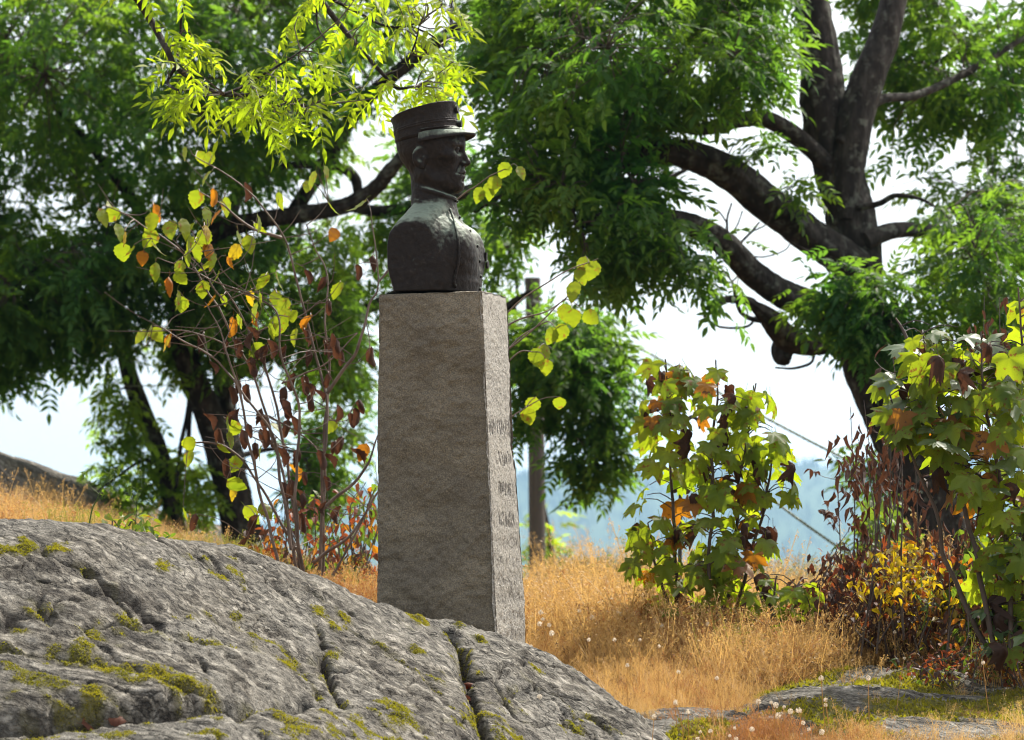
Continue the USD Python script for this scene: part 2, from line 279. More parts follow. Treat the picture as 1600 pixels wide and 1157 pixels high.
mat('dark_bronze', {'g': ('geometry', {}), 'sx': ('separate_xyz', {}), 'nz': ('map_range', {'from_min': -0.1, 'from_max': 0.9, 'to_min': -0.24, 'to_max': 0.08, 'clamp': True}),
               'map': ('mapping', {'scale': (30, 30, 9)}), 'n': ('noise_texture', {'scale': 1.0, 'detail': 6.0, 'roughness': 0.65}), 'n2': ('noise_texture', {'scale': 60.0, 'detail': 4.0, 'roughness': 0.6}),
               'ad': ('math', {'math_type': 'add'}), 'pr': ('rgb_ramp', {'ramp': [(0.50, (0, 0, 0)), (0.72, (0.30,) * 3), (0.92, (0.75,) * 3), (1.1, (1, 1, 1))]}),
               'r': ('rgb_ramp', {'ramp': [(0.3, (0.008, 0.0065, 0.006)), (0.6, (0.016, 0.013, 0.0115)), (0.75, (0.032, 0.027, 0.023))]}), 'mx': ('mix_color', {'b': (0.20, 0.25, 0.20)}),
               'rr': ('map_range', {'from_min': 0.3, 'from_max': 0.7, 'to_min': 0.42, 'to_max': 0.68}), 'b': ('bump', {'strength': 0.55, 'distance': 0.006}),
               'p': ('principled_bsdf', {'metallic': 0.12, 'specular_ior_level': 0.14})},
    [('g.normal', 'sx.vector'), ('sx.z', 'nz.value'), ('g.position', 'map.vector'), ('map.vector', 'n.vector'), ('g.position', 'n2.vector'), ('nz.result', 'ad.value1'), ('n.fac', 'ad.value2'), ('ad.value', 'pr.fac'),
     ('n2.fac', 'r.fac'), ('r.color', 'mx.a'), ('pr.color', 'mx.fac'), ('mx.result', 'p.base_color'), ('n2.fac', 'rr.value'), ('rr.result', 'p.roughness'), ('n2.fac', 'b.height'), ('b.normal', 'p.normal')])
mat('grey_wood', {'g': ('geometry', {}), 'map': ('mapping', {'scale': (30, 30, 1.2)}), 'n': ('noise_texture', {'scale': 1.0, 'detail': 5.0}), 'r': ('rgb_ramp', {'ramp': [(0.3, (0.03, 0.025, 0.02)), (0.7, (0.08, 0.068, 0.054))]}), 'b': ('bump', {'strength': 0.6, 'distance': 0.01}), 'p': ('principled_bsdf', {'roughness': 0.8})},
    [('g.position', 'map.vector'), ('map.vector', 'n.vector'), ('n.fac', 'r.fac'), ('r.color', 'p.base_color'), ('n.fac', 'b.height'), ('b.normal', 'p.normal')])
mat('rope', {'g': ('geometry', {}), 'n': ('noise_texture', {'scale': 90.0, 'detail': 2.0}), 'r': ('rgb_ramp', {'ramp': [(0.3, (0.10, 0.13, 0.09)), (0.7, (0.22, 0.26, 0.19))]}), 'p': ('principled_bsdf', {'roughness': 0.7})},
    [('g.position', 'n.vector'), ('n.fac', 'r.fac'), ('r.color', 'p.base_color')])
mat('black_paint', {'g': ('geometry', {}), 'n': ('noise_texture', {'scale': 40.0, 'detail': 3.0}), 'r': ('rgb_ramp', {'ramp': [(0.3, (0.012, 0.012, 0.014)), (0.7, (0.03, 0.03, 0.032))]}), 'p': ('principled_bsdf', {'roughness': 0.45})},
    [('g.position', 'n.vector'), ('n.fac', 'r.fac'), ('r.color', 'p.base_color')])
mat('forest', {'g': ('geometry', {}), 'n': ('noise_texture', {'scale': 0.02, 'detail': 5.0}), 'r': ('rgb_ramp', {'ramp': [(0.3, (0.02, 0.04, 0.018)), (0.7, (0.05, 0.08, 0.03))]}), 'p': ('principled_bsdf', {'roughness': 0.95, 'specular_ior_level': 0.1})},
    [('g.position', 'n.vector'), ('n.fac', 'r.fac'), ('r.color', 'p.base_color')])
mat('water', {'g': ('geometry', {}), 'n': ('noise_texture', {'scale': 0.15, 'detail': 4.0}), 'b': ('bump', {'strength': 0.3, 'distance': 0.4}), 'p': ('principled_bsdf', {'base_color': (0.02, 0.04, 0.05), 'roughness': 0.12})},
    [('g.position', 'n.vector'), ('n.fac', 'b.height'), ('b.normal', 'p.normal')])

# ------------------------------------------------------------------ ground
def ctrl(rows):
    a = np.array(rows, float)
    return P(a[:, 0], a[:, 1], a[:, 2])

gp = ctrl([(900, 1150, 12), (1250, 1150, 12), (1600, 1150, 12), (1000, 1085, 13.3), (1300, 1085, 13.3), (1650, 1080, 13.3), (1100, 1045, 15), (1400, 1045, 15), (1700, 1040, 15),
           (1000, 1020, 17), (1300, 1018, 17), (1600, 1010, 17), (860, 990, 19.5), (1100, 1005, 20), (1500, 1000, 20), (1900, 990, 20), (860, 960, 22), (1100, 1000, 24), (1600, 990, 24), (850, 925, 25), (960, 945, 25), (1100, 1010, 27), (1600, 1000, 28),
           (700, 1045, 13.2), (820, 1060, 13.2), (620, 1010, 13.6), (450, 960, 14.5), (300, 905, 14.5), (0, 885, 14.5), (-300, 880, 14.5), (560, 950, 17), (400, 905, 18), (200, 868, 18), (0, 825, 18), (-300, 790, 18),
           (580, 935, 21), (450, 895, 22), (300, 870, 23), (130, 825, 23), (0, 780, 22), (-250, 700, 23), (580, 940, 25), (420, 900, 26), (260, 868, 26.5), (120, 830, 26), (0, 775, 25), (700, 935, 23), (700, 935, 25.5)])
gp = np.vstack([gp, [(-2, 9, .55), (0, 9, .55), (2, 9, .75), (-3, 5, .3), (0, 5, .25), (3, 5, .35), (-4, 0, 0), (0, 0, 0), (4, 0, 0), (6, 14, 1.3), (7, 20, 1.5), (-6, 14, 1.9), (-7, 20, 2.6), (-7, 26, 2.7), (7, 27, 1.5)]])
gr = RBFInterpolator(gp[:, :2], gp[:, 2], kernel='thin_plate_spline', smoothing=0.02)

def ground_z(x, y):
    x, y = np.asarray(x, float), np.asarray(y, float)
    xc, yc = np.clip(x, -8, 8), np.clip(y, -3, 27)
    z = gr(np.stack([xc.ravel(), yc.ravel()], 1)).reshape(x.shape)
    z = z - np.minimum(np.maximum(y - 27, 0) ** 1.15 * 0.14, 60) - np.minimum(np.maximum(np.abs(x) - 8, 0) * 0.05, 60)
    near = np.exp(-np.maximum(np.maximum(y - 30, np.abs(x) - 10), 0) / 6)
    q = np.stack([x, y, 0 * x], -1)
    return z + near * ((meshkit.fbm(q * 1.1 + 90, 3, 3) - 0.5) * 0.10 + (meshkit.fbm(q * 5 + 40, 2, 4) - 0.5) * 0.03)

def axis(lo, hi, d, far):
    core = np.arange(lo, hi, d)
    g = [d]
    while sum(g) < far:
        g.append(g[-1] * 1.25)
    g = np.cumsum(g)
    return np.concatenate([lo - g[::-1], core, core[-1] + g])

def grid_mesh(xs, ys, z):
    X, Y = np.meshgrid(xs, ys)
    n, m = X.shape
    i, j = np.meshgrid(np.arange(n - 1), np.arange(m - 1), indexing='ij')
    a = (i * m + j).ravel()
    f = np.vstack([np.stack([a, a + 1, a + m + 1], 1), np.stack([a, a + m + 1, a + m], 1)])
    return np.stack([X, Y, z], -1).reshape(-1, 3), f

xs, ys = axis(-9, 9, 0.12, 7000), axis(-3, 30, 0.12, 7000)
GX, GY = np.meshgrid(xs, ys)
g = part(None, 'ground', grid_mesh(xs, ys, ground_z(GX, GY)), 'soil', smooth=True)
tag(g, 'dry stony ground rising to a low ridge behind the pedestal', None, None, 'structure')
w = part(None, 'fjord_water', (np.array([(-7000, 150, -50), (7000, 150, -50), (7000, 7000, -50), (-7000, 7000, -50)], float), np.array([(0, 1, 2), (0, 2, 3)])), 'water')
tag(w, 'calm water far below behind the ridge', None, None, 'structure')

# ------------------------------------------------------------------ the ice-worn rock in front
rp = ctrl([(-350, 850, 11.2), (0, 831, 11.2), (150, 828, 11.3), (250, 847, 11.4), (300, 863, 11.5), (345, 858, 11.75), (390, 861, 11.8), (440, 880, 11.9), (520, 912, 12.0), (590, 945, 12.1), (680, 972, 12.3), (760, 997, 12.4), (850, 1029, 12.35), (950, 1087, 12.1), (1050, 1157, 11.8), (1150, 1250, 11.5),
           (0, 985, 10.6), (-300, 985, 10.5), (200, 930, 10.9), (350, 935, 11.2), (300, 1010, 10.7), (500, 970, 11.4), (600, 1050, 11.2), (800, 1090, 11.5), (900, 1120, 11.6),
           (0, 1090, 10.15), (300, 1085, 10.2), (500, 1100, 10.6), (0, 1157, 9.9), (300, 1157, 9.85), (600, 1157, 10.5), (800, 1157, 11.0), (950, 1157, 11.5), (0, 1300, 9.3), (400, 1300, 9.35), (800, 1300, 10.3), (1000, 1300, 11.0), (0, 1600, 8.6), (600, 1600, 8.8), (-400, 1300, 9.2), (-400, 1600, 8.6),
           (0, 848, 11.9), (-350, 870, 11.9), (0, 900, 12.8), (150, 850, 11.9), (250, 882, 12.2), (250, 965, 13.0), (350, 880, 12.3), (450, 915, 12.5), (450, 1010, 13.3), (600, 985, 12.7), (600, 1100, 13.4), (760, 1035, 12.9), (760, 1120, 13.5), (850, 1080, 12.9), (850, 1160, 13.3), (950, 1150, 12.7), (1050, 1230, 12.4), (1150, 1330, 12.0)])
rr = RBFInterpolator(rp[:, :2], rp[:, 2], kernel='thin_plate_spline', smoothing=0.002)
cx, cy = np.arange(-2.9, 1.3, 0.05), np.arange(8.6, 13.7, 0.05)
CX, CY = np.meshgrid(cx, cy, indexing='ij')
rc = RegularGridInterpolator((cx, cy), rr(np.stack([CX.ravel(), CY.ravel()], 1)).reshape(CX.shape), method='cubic', bounds_error=False, fill_value=None)
rx, ry = np.arange(-2.55, 1.1, 0.0075), np.arange(8.9, 13.4, 0.0075)
RX, RY = np.meshgrid(rx, ry)
base = rc(np.stack([RX.ravel(), RY.ravel()], 1)).reshape(RX.shape)

def rock_hit(px, py):
    """The first point of the smooth rock seen at a picture point."""
    Y = np.arange(9.0, 12.9, 0.01)
    p = P(px, py, Y)
    below = p[:, 2] < rc(p[:, :2])
    return p[np.argmax(below)] if below.any() else p[-1]

cracks = [([(130, 890), (158, 909), (178, 925), (198, 945), (205, 969)], 0.009, 0.035), ([(59, 943), (66, 962), (76, 984)], 0.008, 0.035),
          ([(-40, 1105), (0, 1109), (59, 1111), (103, 1104), (158, 1101), (221, 1095), (277, 1089), (340, 1085), (395, 1089), (482, 1091)], 0.020, 0.10),
          ([(496, 975), (502, 1000), (510, 1040), (521, 1079), (540, 1110)], 0.010, 0.03), ([(486, 921), (515, 938), (553, 953)], 0.007, 0.035), ([(700, 985), (721, 1010), (725, 1044), (734, 1077), (742, 1100), (765, 1160)], 0.014, 0.07),
          ([(785, 1085), (837, 1077), (897, 1104), (960, 1150)], 0.008, 0.03), ([(500, 1017), (515, 1062)], 0.007, 0.03), ([(0, 1150), (40, 1138)], 0.01, 0.04), ([(230, 985), (300, 1000), (365, 1012)], 0.007, 0.018),
          ([(380, 980), (420, 1000), (470, 1040), (500, 1090)], 0.008, 0.016), ([(560, 985), (620, 1030), (690, 1090)], 0.008, 0.018), ([(300, 863), (340, 890), (380, 905)], 0.010, 0.025), ([(0, 1010), (60, 1018), (158, 1032), (237, 1063), (344, 1083)], 0.012, 0.018)]
q = np.stack([RX, RY, base], -1)
a38 = math.radians(38)
u, wv = RX * math.cos(a38) - RY * math.sin(a38), RX * math.sin(a38) + RY * math.cos(a38)
fol = np.stack([u * 1.6, wv * 7, base * 9], -1)
warp = meshkit.fbm(np.stack([RX, RY, base], -1) * 1.7 + 20, 3, 8)
ledge = (wv * 4.6 + base * 2.5 + warp * 2.6) % 1.0
ledge = np.where(ledge < 0.86, ledge / 0.86, (1 - ledge) / 0.14)
disp = (meshkit.fbm(q * 3.2 + 10, 3, 1) - 0.5) * 0.060 + ledge * 0.028 * np.clip(meshkit.fbm(q * 1.3 + 60, 2, 5) * 2.6 - 0.7, 0, 1)
disp += (np.abs(meshkit.fbm(fol + 100, 4, 2) - 0.5)) * -0.07 + (meshkit.fbm(fol * 3.1 + 30, 3, 6) - 0.5) * 0.034
disp += (meshkit.fbm(q * 42 + 70, 2, 7) - 0.5) * 0.011
fl2 = np.stack([u * 1.1, wv * 5.0, base * 6], -1) + (meshkit.fbm(q * 5 + 3, 2, 14) - .5)[..., None] * .35
crack = np.zeros_like(RX)
for sd_, wl, dep_ in ((15, .012, .030), (17, .009, .022), (19, .012, .014)):
    nz_ = meshkit.fbm(fl2 * (1 + .5 * (sd_ - 15) / 2) + sd_ * 9, 2, sd_) - .5
    gate = np.clip((meshkit.fbm(q * 2.4 + sd_, 2, sd_ + 1) - .47) * 9, 0, 1)
    kk_ = np.exp(-(nz_ / wl) ** 2) * gate
    disp -= kk_ * dep_
    crack = np.maximum(crack, kk_ * .75)
near_crack = np.zeros_like(RX)
flat = np.stack([RX.ravel(), RY.ravel()], 1)
crack0 = crack
jit = (meshkit.fbm(q * 26 + 5, 2, 12) - 0.5) * 0.03
for pts, wd, dep in cracks:
    c = np.array([rock_hit(*p) for p in spline(pts, 50)])
    c = np.concatenate([c[:-1] + (c[1:] - c[:-1]) * t for t in np.linspace(0, 1, 8, endpoint=False)])
    d = cKDTree(c[:, :2]).query(flat, distance_upper_bound=0.14)[0].reshape(RX.shape)
    d = np.minimum(d, 0.14) + jit * (d < 0.14)
    k = np.exp(-np.maximum(d, 0) ** 2 / wd ** 2)
    disp -= k * dep + np.exp(-np.maximum(d, 0) ** 2 / (wd * 3.5) ** 2) * dep * 0.25
    crack = np.maximum(crack, np.clip(k * 1.3 - 0.25, 0, 1) * min(1, dep / 0.035))
    near_crack = np.maximum(near_crack, np.exp(-np.maximum(d - 0.01, 0) / 0.035) * (d < 0.135))
# the slab below the long crack stands a little proud of the rock above it
RZ = base + disp
lc = np.array([rock_hit(*p) for p in spline(cracks[2][0], 60)])
lc = lc[np.argsort(lc[:, 0])]
yc = np.interp(RX, lc[:, 0], lc[:, 1]) + jit * .5
fade = np.clip((lc[-1, 0] + .05 - RX) / .25, 0, 1)
RZ = RZ - np.where(RY < yc, .055 * np.exp(-(yc - RY) / .45), 0) * fade
moss = np.zeros_like(RX)
patches = [((79, 1016), 14), ((120, 1024), 16), ((158, 1032), 20), ((200, 1048), 24), ((237, 1063), 26), ((280, 1072), 26), ((320, 1082), 22), ((0, 858), 26), ((35, 850), 20), ((201, 975), 18), ((140, 1095), 22), ((150, 1085), 18), ((745, 1115), 26), ((765, 1135), 34), ((790, 1152), 34), ((660, 974), 22), ((700, 990), 26), ((725, 1004), 24),
           ((624, 1112), 22), ((655, 1020), 16), ((500, 955), 18), ((520, 975), 16), ((535, 960), 16), ((340, 1142), 20), ((290, 1115), 14), ((395, 1010), 10), ((460, 1030), 16), ((480, 1055), 14), ((300, 1000), 8), ((350, 900), 10), ((260, 885), 14), ((905, 1140), 20), ((880, 1135), 14), ((840, 1050), 14), ((400, 1092), 14), ((515, 1150), 16), ((560, 1135), 16), ((90, 855), 14), ((520, 1020), 14), ((375, 960), 10), ((395, 990), 9), ((440, 985), 10)]
mq = meshkit.fbm(np.stack([u * 9, wv * 26, base * 20], -1) + 11, 3, 21) - 0.5
for (mx, my), r in patches:
    h = rock_hit(mx, my)
    d = np.hypot((RX - h[0]) * math.cos(0.4) - (RY - h[1]) * 0.2, (RY - h[1]) * 0.55 + (RX - h[0]) * 0.25) * 440 / (r * .8)
    moss = np.maximum(moss, np.clip(1.15 - d + mq * 5.2, 0, 1))
moss = np.maximum(moss, np.clip(near_crack * 1.1 - 0.72 + mq * 3.2, 0, 1) * 0.8)
moss = moss * np.clip(1.6 - np.exp(-((RY - yc + .012) / .03) ** 2) * 1.8 * (fade > 0), 0, 1)
moss = np.maximum(moss, np.clip((meshkit.fbm(q * 3.1 + 7, 3, 22) - 0.56) * 9 + mq * 7 - 0.9, 0, 1) * 0.8)
RZ = RZ + moss * 0.003
rock = thing('rock_outcrop', 'big grey ice-worn rock dome with mossy cracks filling the lower left', 'rock')
part(rock, 'bedrock', grid_mesh(rx, ry, RZ), 'gneiss', smooth=True, prim={'moss': (moss * 0.65).ravel(), 'crack': crack.ravel()})
rz_at = RegularGridInterpolator((ry, rx), RZ, bounds_error=False, fill_value=-9)
m_at = RegularGridInterpolator((ry, rx), moss, bounds_error=False, fill_value=0)

# moss cushions: short shoots where the moss grows
r = np.random.default_rng(5)
c = np.stack([r.uniform(-2.1, 0.9, 900000), r.uniform(9.6, 12.6, 900000)], 1)
mv = m_at(c[:, ::-1])
c = c[r.uniform(0.35, 1.15, len(c)) < mv][:70000]
b = np.column_stack([c, rz_at(c[:, ::-1])])
n = len(b)
dirn = unit(np.stack([r.normal(0, .6, n), r.normal(-.15, .6, n), r.uniform(.4, 1.2, n)], 1))
sd = unit(np.cross(dirn, r.normal(0, 1, (n, 3)))) * r.uniform(.0022, .0045, (n, 1))
hgt = r.uniform(.003, .009, (n, 1))
V = np.stack([b - sd - dirn * .003, b + sd - dirn * .003, b + dirn * hgt], 1).reshape(-1, 3)
part(rock, 'moss', (V, np.arange(len(V)).reshape(-1, 3)), 'moss', kind='stuff')
# low slabs of bedrock that show through the grass
def slab(name, label, poly_px, Y0, Y1, lift, d=0.02, seed=0, kind=None, moss_amt=0.6, cat='rock'):
    """A low, rounded slab whose outline on the ground is the quadrilateral (px, Y)."""
    poly = shapely.Polygon([P(px, 1000, Y)[:2] for px, Y in poly_px]).buffer(0.15).buffer(-0.1)
    x0, y0, x1, y1 = poly.buffer(0.2).bounds
    xs, ys = np.arange(x0, x1, d), np.arange(y0, y1, d)
    X, Y = np.meshgrid(xs, ys)
    pt = shapely.points(X, Y)
    ins = np.where(shapely.contains(poly, pt), 1, -1) * shapely.distance(pt, poly.boundary)
    k = np.clip(ins / 0.5 + 0.3, -0.4, 1)
    q = np.stack([X, Y, 0 * X], -1)
    u, wv = X * math.cos(a38) - Y * math.sin(a38), X * math.sin(a38) + Y * math.cos(a38)
    z = gr(np.stack([X.ravel(), Y.ravel()], 1)).reshape(X.shape) + np.where(k > 0, lift * np.sin(np.clip(k, 0, 1) * 1.57), k * .14) + (meshkit.fbm(q * 1.8 + seed, 3, seed) - 0.5) * 0.12 - np.abs(meshkit.fbm(np.stack([u * 2, wv * 8, 0 * u], -1) + seed, 4, 2) - 0.5) * 0.11 + (meshkit.fbm(q * 20, 2, 3) - .5) * .012
    ms = np.clip((meshkit.fbm(q * 2.6 + seed * 3, 4, 9) - 0.47) * 12, 0, 1) * moss_amt
    t = thing(name, label, cat)
    part(t, 'bedrock', grid_mesh(xs, ys, z), 'gneiss', smooth=True, prim={'moss': ms.ravel(), 'crack': (0 * ms).ravel()})
    rg = np.random.default_rng(seed + 50)
    c = np.stack([rg.uniform(x0, x1, 60000), rg.uniform(y0, y1, 60000)], 1)
    mv = RegularGridInterpolator((ys, xs), ms, bounds_error=False, fill_value=0)(c[:, ::-1])
    c = c[rg.uniform(0.2, .9, len(c)) < mv][:14000]
    if len(c):
        b = np.column_stack([c, RegularGridInterpolator((ys, xs), z, bounds_error=False, fill_value=-9)(c[:, ::-1])]); n = len(b)
        dirn = unit(np.stack([rg.normal(0, .6, n), rg.normal(-.15, .6, n), rg.uniform(.4, 1.2, n)], 1))
        sd = unit(np.cross(dirn, rg.normal(0, 1, (n, 3)))) * .005
        V = np.stack([b - sd, b + sd, b + dirn * rg.uniform(.01, .028, (n, 1))], 1).reshape(-1, 3)
        part(t, 'moss', (V, np.arange(len(V)).reshape(-1, 3)), 'moss', kind='stuff')
    return poly
SLABS = [slab('rock_slab', 'low flat slab with yellow green moss in the grass at the lower right', [(1150, 11.9), (1650, 11.8), (1600, 12.9), (1450, 14.1), (1340, 14.1), (1220, 12.8)], 0, 0, .07, seed=3, moss_amt=.95),
         slab('rock_slab', 'narrow grey slab at the foot of the rock dome by the bottom edge', [(1040, 11.7), (1160, 11.9), (1150, 12.35), (1060, 12.4)], 0, 0, .06, seed=6, moss_amt=.4),
         slab('rock_slab', 'grey rock ridge against the sky at the far left above the dry grass', [(-400, 20), (0, 20.6), (120, 22.5), (250, 24.5), (430, 26), (400, 28), (100, 28), (-400, 27)], 0, 0, .28, d=.04, seed=8, moss_amt=.1),
         slab('rock_slab', 'grey rock ridge behind the grass to the right of the wooden post', [(840, 23.2), (975, 23.4), (1000, 25), (980, 26.5), (850, 26.5)], 0, 0, .03, d=.03, seed=10, moss_amt=.3),
         slab('rock_slab', 'mossy hump of rock half sunk in the grass right of the dome', [(960, 13.6), (1080, 13.7), (1130, 14.4), (1000, 14.6)], 0, 0, .05, seed=12, moss_amt=.95)]

# ------------------------------------------------------------------ granite pedestal
TH = math.radians(13)
FW, LF = np.array([math.cos(TH), -math.sin(TH), 0]), np.array([math.sin(TH), math.cos(TH), 0])   # bust's forward and left
def block():
    Nt, Lt, Rt = P(753, 453.5, 13.1), P(592, 460, 13.19), P(791.5, 464, 13.49)
    Nb, Lb, Rb = P(787, 1040, 12.99), P(588, 1040, 13.10), P(834, 1040, 13.42)
    Bt, Bb = Lt + Rt - Nt, Lb + Rb - Nb
    for k in (Nb, Lb, Rb, Bb):
        k[2] = 1.0
    Bt[2] = Lt[2] + 0.006
    return (Nt, Lt, Rt, Bt), (Nb, Lb, Rb, Bb)
(Nt, Lt, Rt, Bt), (Nb, Lb, Rb, Bb) = block()
TOP = (Nt + Lt + Rt + Bt) / 4
def bil(a, b, c, d, nu, nv):
    U, V = np.meshgrid(np.linspace(0, 1, nu), np.linspace(0, 1, nv))
    U, V = U[..., None], V[..., None]
    p = a * (1 - U) * (1 - V) + b * U * (1 - V) + c * U * V + d * (1 - U) * V
    i, j = np.meshgrid(np.arange(nv - 1), np.arange(nu - 1), indexing='ij')
    k = (i * nu + j).ravel()
    return p.reshape(-1, 3), np.vstack([np.stack([k, k + 1, k + nu + 1], 1), np.stack([k, k + nu + 1, k + nu], 1)])
faces = [bil(Lb, Nb, Nt, Lt, 100, 380), bil(Nb, Rb, Rt, Nt, 130, 500), bil(Rb, Bb, Bt, Rt, 60, 200), bil(Bb, Lb, Lt, Bt, 60, 200), bil(Lt, Nt, Rt, Bt, 100, 100)]
norms = [unit(np.cross(f[0][f[1][0, 1]] - f[0][f[1][0, 0]], f[0][f[1][0, 2]] - f[0][f[1][0, 0]])) for f in faces]
center = TOP * [1, 1, 0] + [0, 0, 2.0]
def stone_disp(p, edge):
    """One displacement field for all faces, so that their edges stay closed: rounded, chipped arrises and a split, hammered skin."""
    big = meshkit.fbm(p * [3.2, 3.2, 3.0] + 13, 4, 31) - 0.5
    mid = np.abs(meshkit.fbm(p * [9, 9, 8] + 3, 4, 32) - 0.5)
    fine = meshkit.fbm(p * 46 + 9, 3, 33) - 0.5
    return big * 0.062 - mid * 0.040 + fine * 0.014
letters = []
def engrave(v, U, V):
    """Worn rows of cut letters on the front face: only the strokes' traces are left to see."""
    out = np.zeros(len(v))
    r = np.random.default_rng(77)
    rows = [(0.285, .08, .92, .020), (0.350, .36, .80, .017), (0.415, .30, .92, .017), (0.478, .26, .80, .017)] + [(0.53 + .038 * k, .12, .9, .012) for k in range(10)]
    for k, (rowv, u0, u1, hh) in enumerate(rows):
        strength = 1.0 if k < 4 else 0.45
        x = u0
        while x < u1:
            w = r.uniform(.035, .06)
            for s in range(r.integers(2, 4)):
                xs_ = x + r.uniform(0, w * .7)
                top, bot = rowv - hh * r.uniform(.5, 1) , rowv + hh * r.uniform(.5, 1)
                sl = r.choice([0, 0, 0, .3, -.3]) * w
                du = np.abs(U - (xs_ + sl * (V - rowv) / hh))
                out = np.maximum(out, np.clip(1.6 - du / .0085, 0, 1) * np.clip((V - top) / .004, 0, 1) * np.clip((bot - V) / .004, 0, 1) * strength)
            if r.uniform() < .6:
                vv = rowv + r.choice([-1, 0, 1]) * hh * .8
                out = np.maximum(out, np.clip(1.5 - np.abs(V - vv) / .0022, 0, 1) * (U > x) * (U < x + w * .7) * strength)
            x += w + .018 + (r.uniform(0, .05) if r.uniform() < .25 else 0)
    return out
vs, fs, dirt, fresh, off = [], [], [], [], 0
for k, ((v, f), nrm) in enumerate(zip(faces, norms)):
    e = []
    for other in norms:
        if abs(other @ nrm) < 0.9:
            i = [np.allclose(o, other) for o in norms].index(True)
            e.append(np.maximum(-(v - faces[i][0][0]) @ other, 0))
    e = np.min(e, 0)
    nn = np.broadcast_to(nrm, v.shape).copy()
    edge = np.exp(-e / 0.012)
    dirv = unit(nn * (1 - edge[:, None] * .5) + unit(v - center) * [1, 1, .3] * edge[:, None] * .5)
    amp = {0: 1.0, 1: 0.33, 2: .7, 3: .7, 4: 0.5}[k] * (1 - edge) + 0.55 * edge
    d = stone_disp(v, edge) * amp - edge * 0.006
    dt = np.zeros(len(v)); fr = np.full(len(v), 0.1)
    if k == 1:
        nu, nv = 130, 500
        U, V = np.meshgrid(np.linspace(0, 1, nu), np.linspace(1, 0, nv))
        eg = engrave(v, U.ravel(), V.ravel())
        d -= eg * 0.0045
        hatch = meshkit.fbm(np.stack([v @ LF * 30 + v[:, 2] * 14, v[:, 2] * 60 - v @ LF * 90, v[:, 0] * 9], -1), 2, 3) - .5
        d += hatch * 0.007
        dt = eg * 0.65; fr = np.full(len(v), 0.75)
    if k == 0:   # a few deep splits low on the broad face
        t = v[:, 2]
        zl = 1.62 + 0.05 * np.sin((v[:, 0] + .5) * 9) + (meshkit.fbm(v * [14, 1, 4], 3, 4) - .5) * .12
        d -= np.exp(-((t - zl) / .012) ** 2) * .006 * np.clip(meshkit.fbm(v * 5 + 2, 2, 8) * 4 - 1.6, 0, 1) + np.clip((zl - t) / .25, 0, 1) * .012
        zl = 1.86 + (v[:, 0] + .3) * .4 + (meshkit.fbm(v * [10, 1, 4] + 5, 3, 4) - .5) * .1
        d -= np.exp(-((t - zl) / .010) ** 2) * .004
    vs.append(v + dirv * d[:, None]); fs.append(f + off); off += len(v); dirt.append(dt); fresh.append(fr)
V, F, dirt, fresh = np.vstack(vs), np.vstack(fs), np.concatenate(dirt), np.concatenate(fresh)
src = np.vstack([f[0] for f in faces])       # weld the faces along their shared edges
tree = cKDTree(src)
edge_ids = np.where(np.array([len(x) for x in tree.query_ball_point(src, 1e-4)]) > 1)[0]
for i in edge_ids:
    same = tree.query_ball_point(src[i], 1e-4)
    V[same] = V[same].mean(0)
ped = thing('stone_pedestal', 'tall rough hewn granite pedestal tapering upward behind the rock dome', 'pedestal', (TOP[0], TOP[1], 1.0))
part(ped, 'shaft', (V, F), 'granite', smooth=50, prim=None)
o = stage.GetPrimAtPath(str(ped.GetPath()) + '/shaft')
pts = np.array(UsdGeom.Mesh(o).GetPointsAttr().Get()) + LOC[str(ped.GetPath())]
idx = cKDTree(V).query(pts)[1]
for kk, val in (('dirt', dirt), ('fresh', fresh)):
    UsdGeom.PrimvarsAPI(o).CreatePrimvar(kk, Sdf.ValueTypeNames.FloatArray, 'vertex').Set(Vt.FloatArray.FromNumpy(val[idx].astype(np.float32)))

# ------------------------------------------------------------------ bronze bust
def smin(a, b, k):
    h = np.clip(0.5 + 0.5 * (b - a) / k, 0, 1)
    return b * (1 - h) + a * h - k * h * (1 - h)
def smax(a, b, k): return -smin(-a, -b, k)
def ell(p, c, r, rot=None):
    q = p - np.array(c, np.float32)
    if rot is not None: q = q @ rot
    r = np.array(r, np.float32)
    k0 = np.linalg.norm(q / r, axis=-1); k1 = np.linalg.norm(q / (r * r), axis=-1)
    return k0 * (k0 - 1) / np.maximum(k1, 1e-6)
def caps(p, a, b, r1, r2=None):
    a, b = np.array(a, np.float32), np.array(b, np.float32)
    h = np.clip(((p - a) @ (b - a)) / ((b - a) @ (b - a)), 0, 1)
    return np.linalg.norm(p - a - h[..., None] * (b - a), axis=-1) - (r1 + ((r2 if r2 is not None else r1) - r1) * h)
def rotz(a):
    c, s = math.cos(a), math.sin(a)
    return np.array([[c, -s, 0], [s, c, 0], [0, 0, 1]], np.float32)

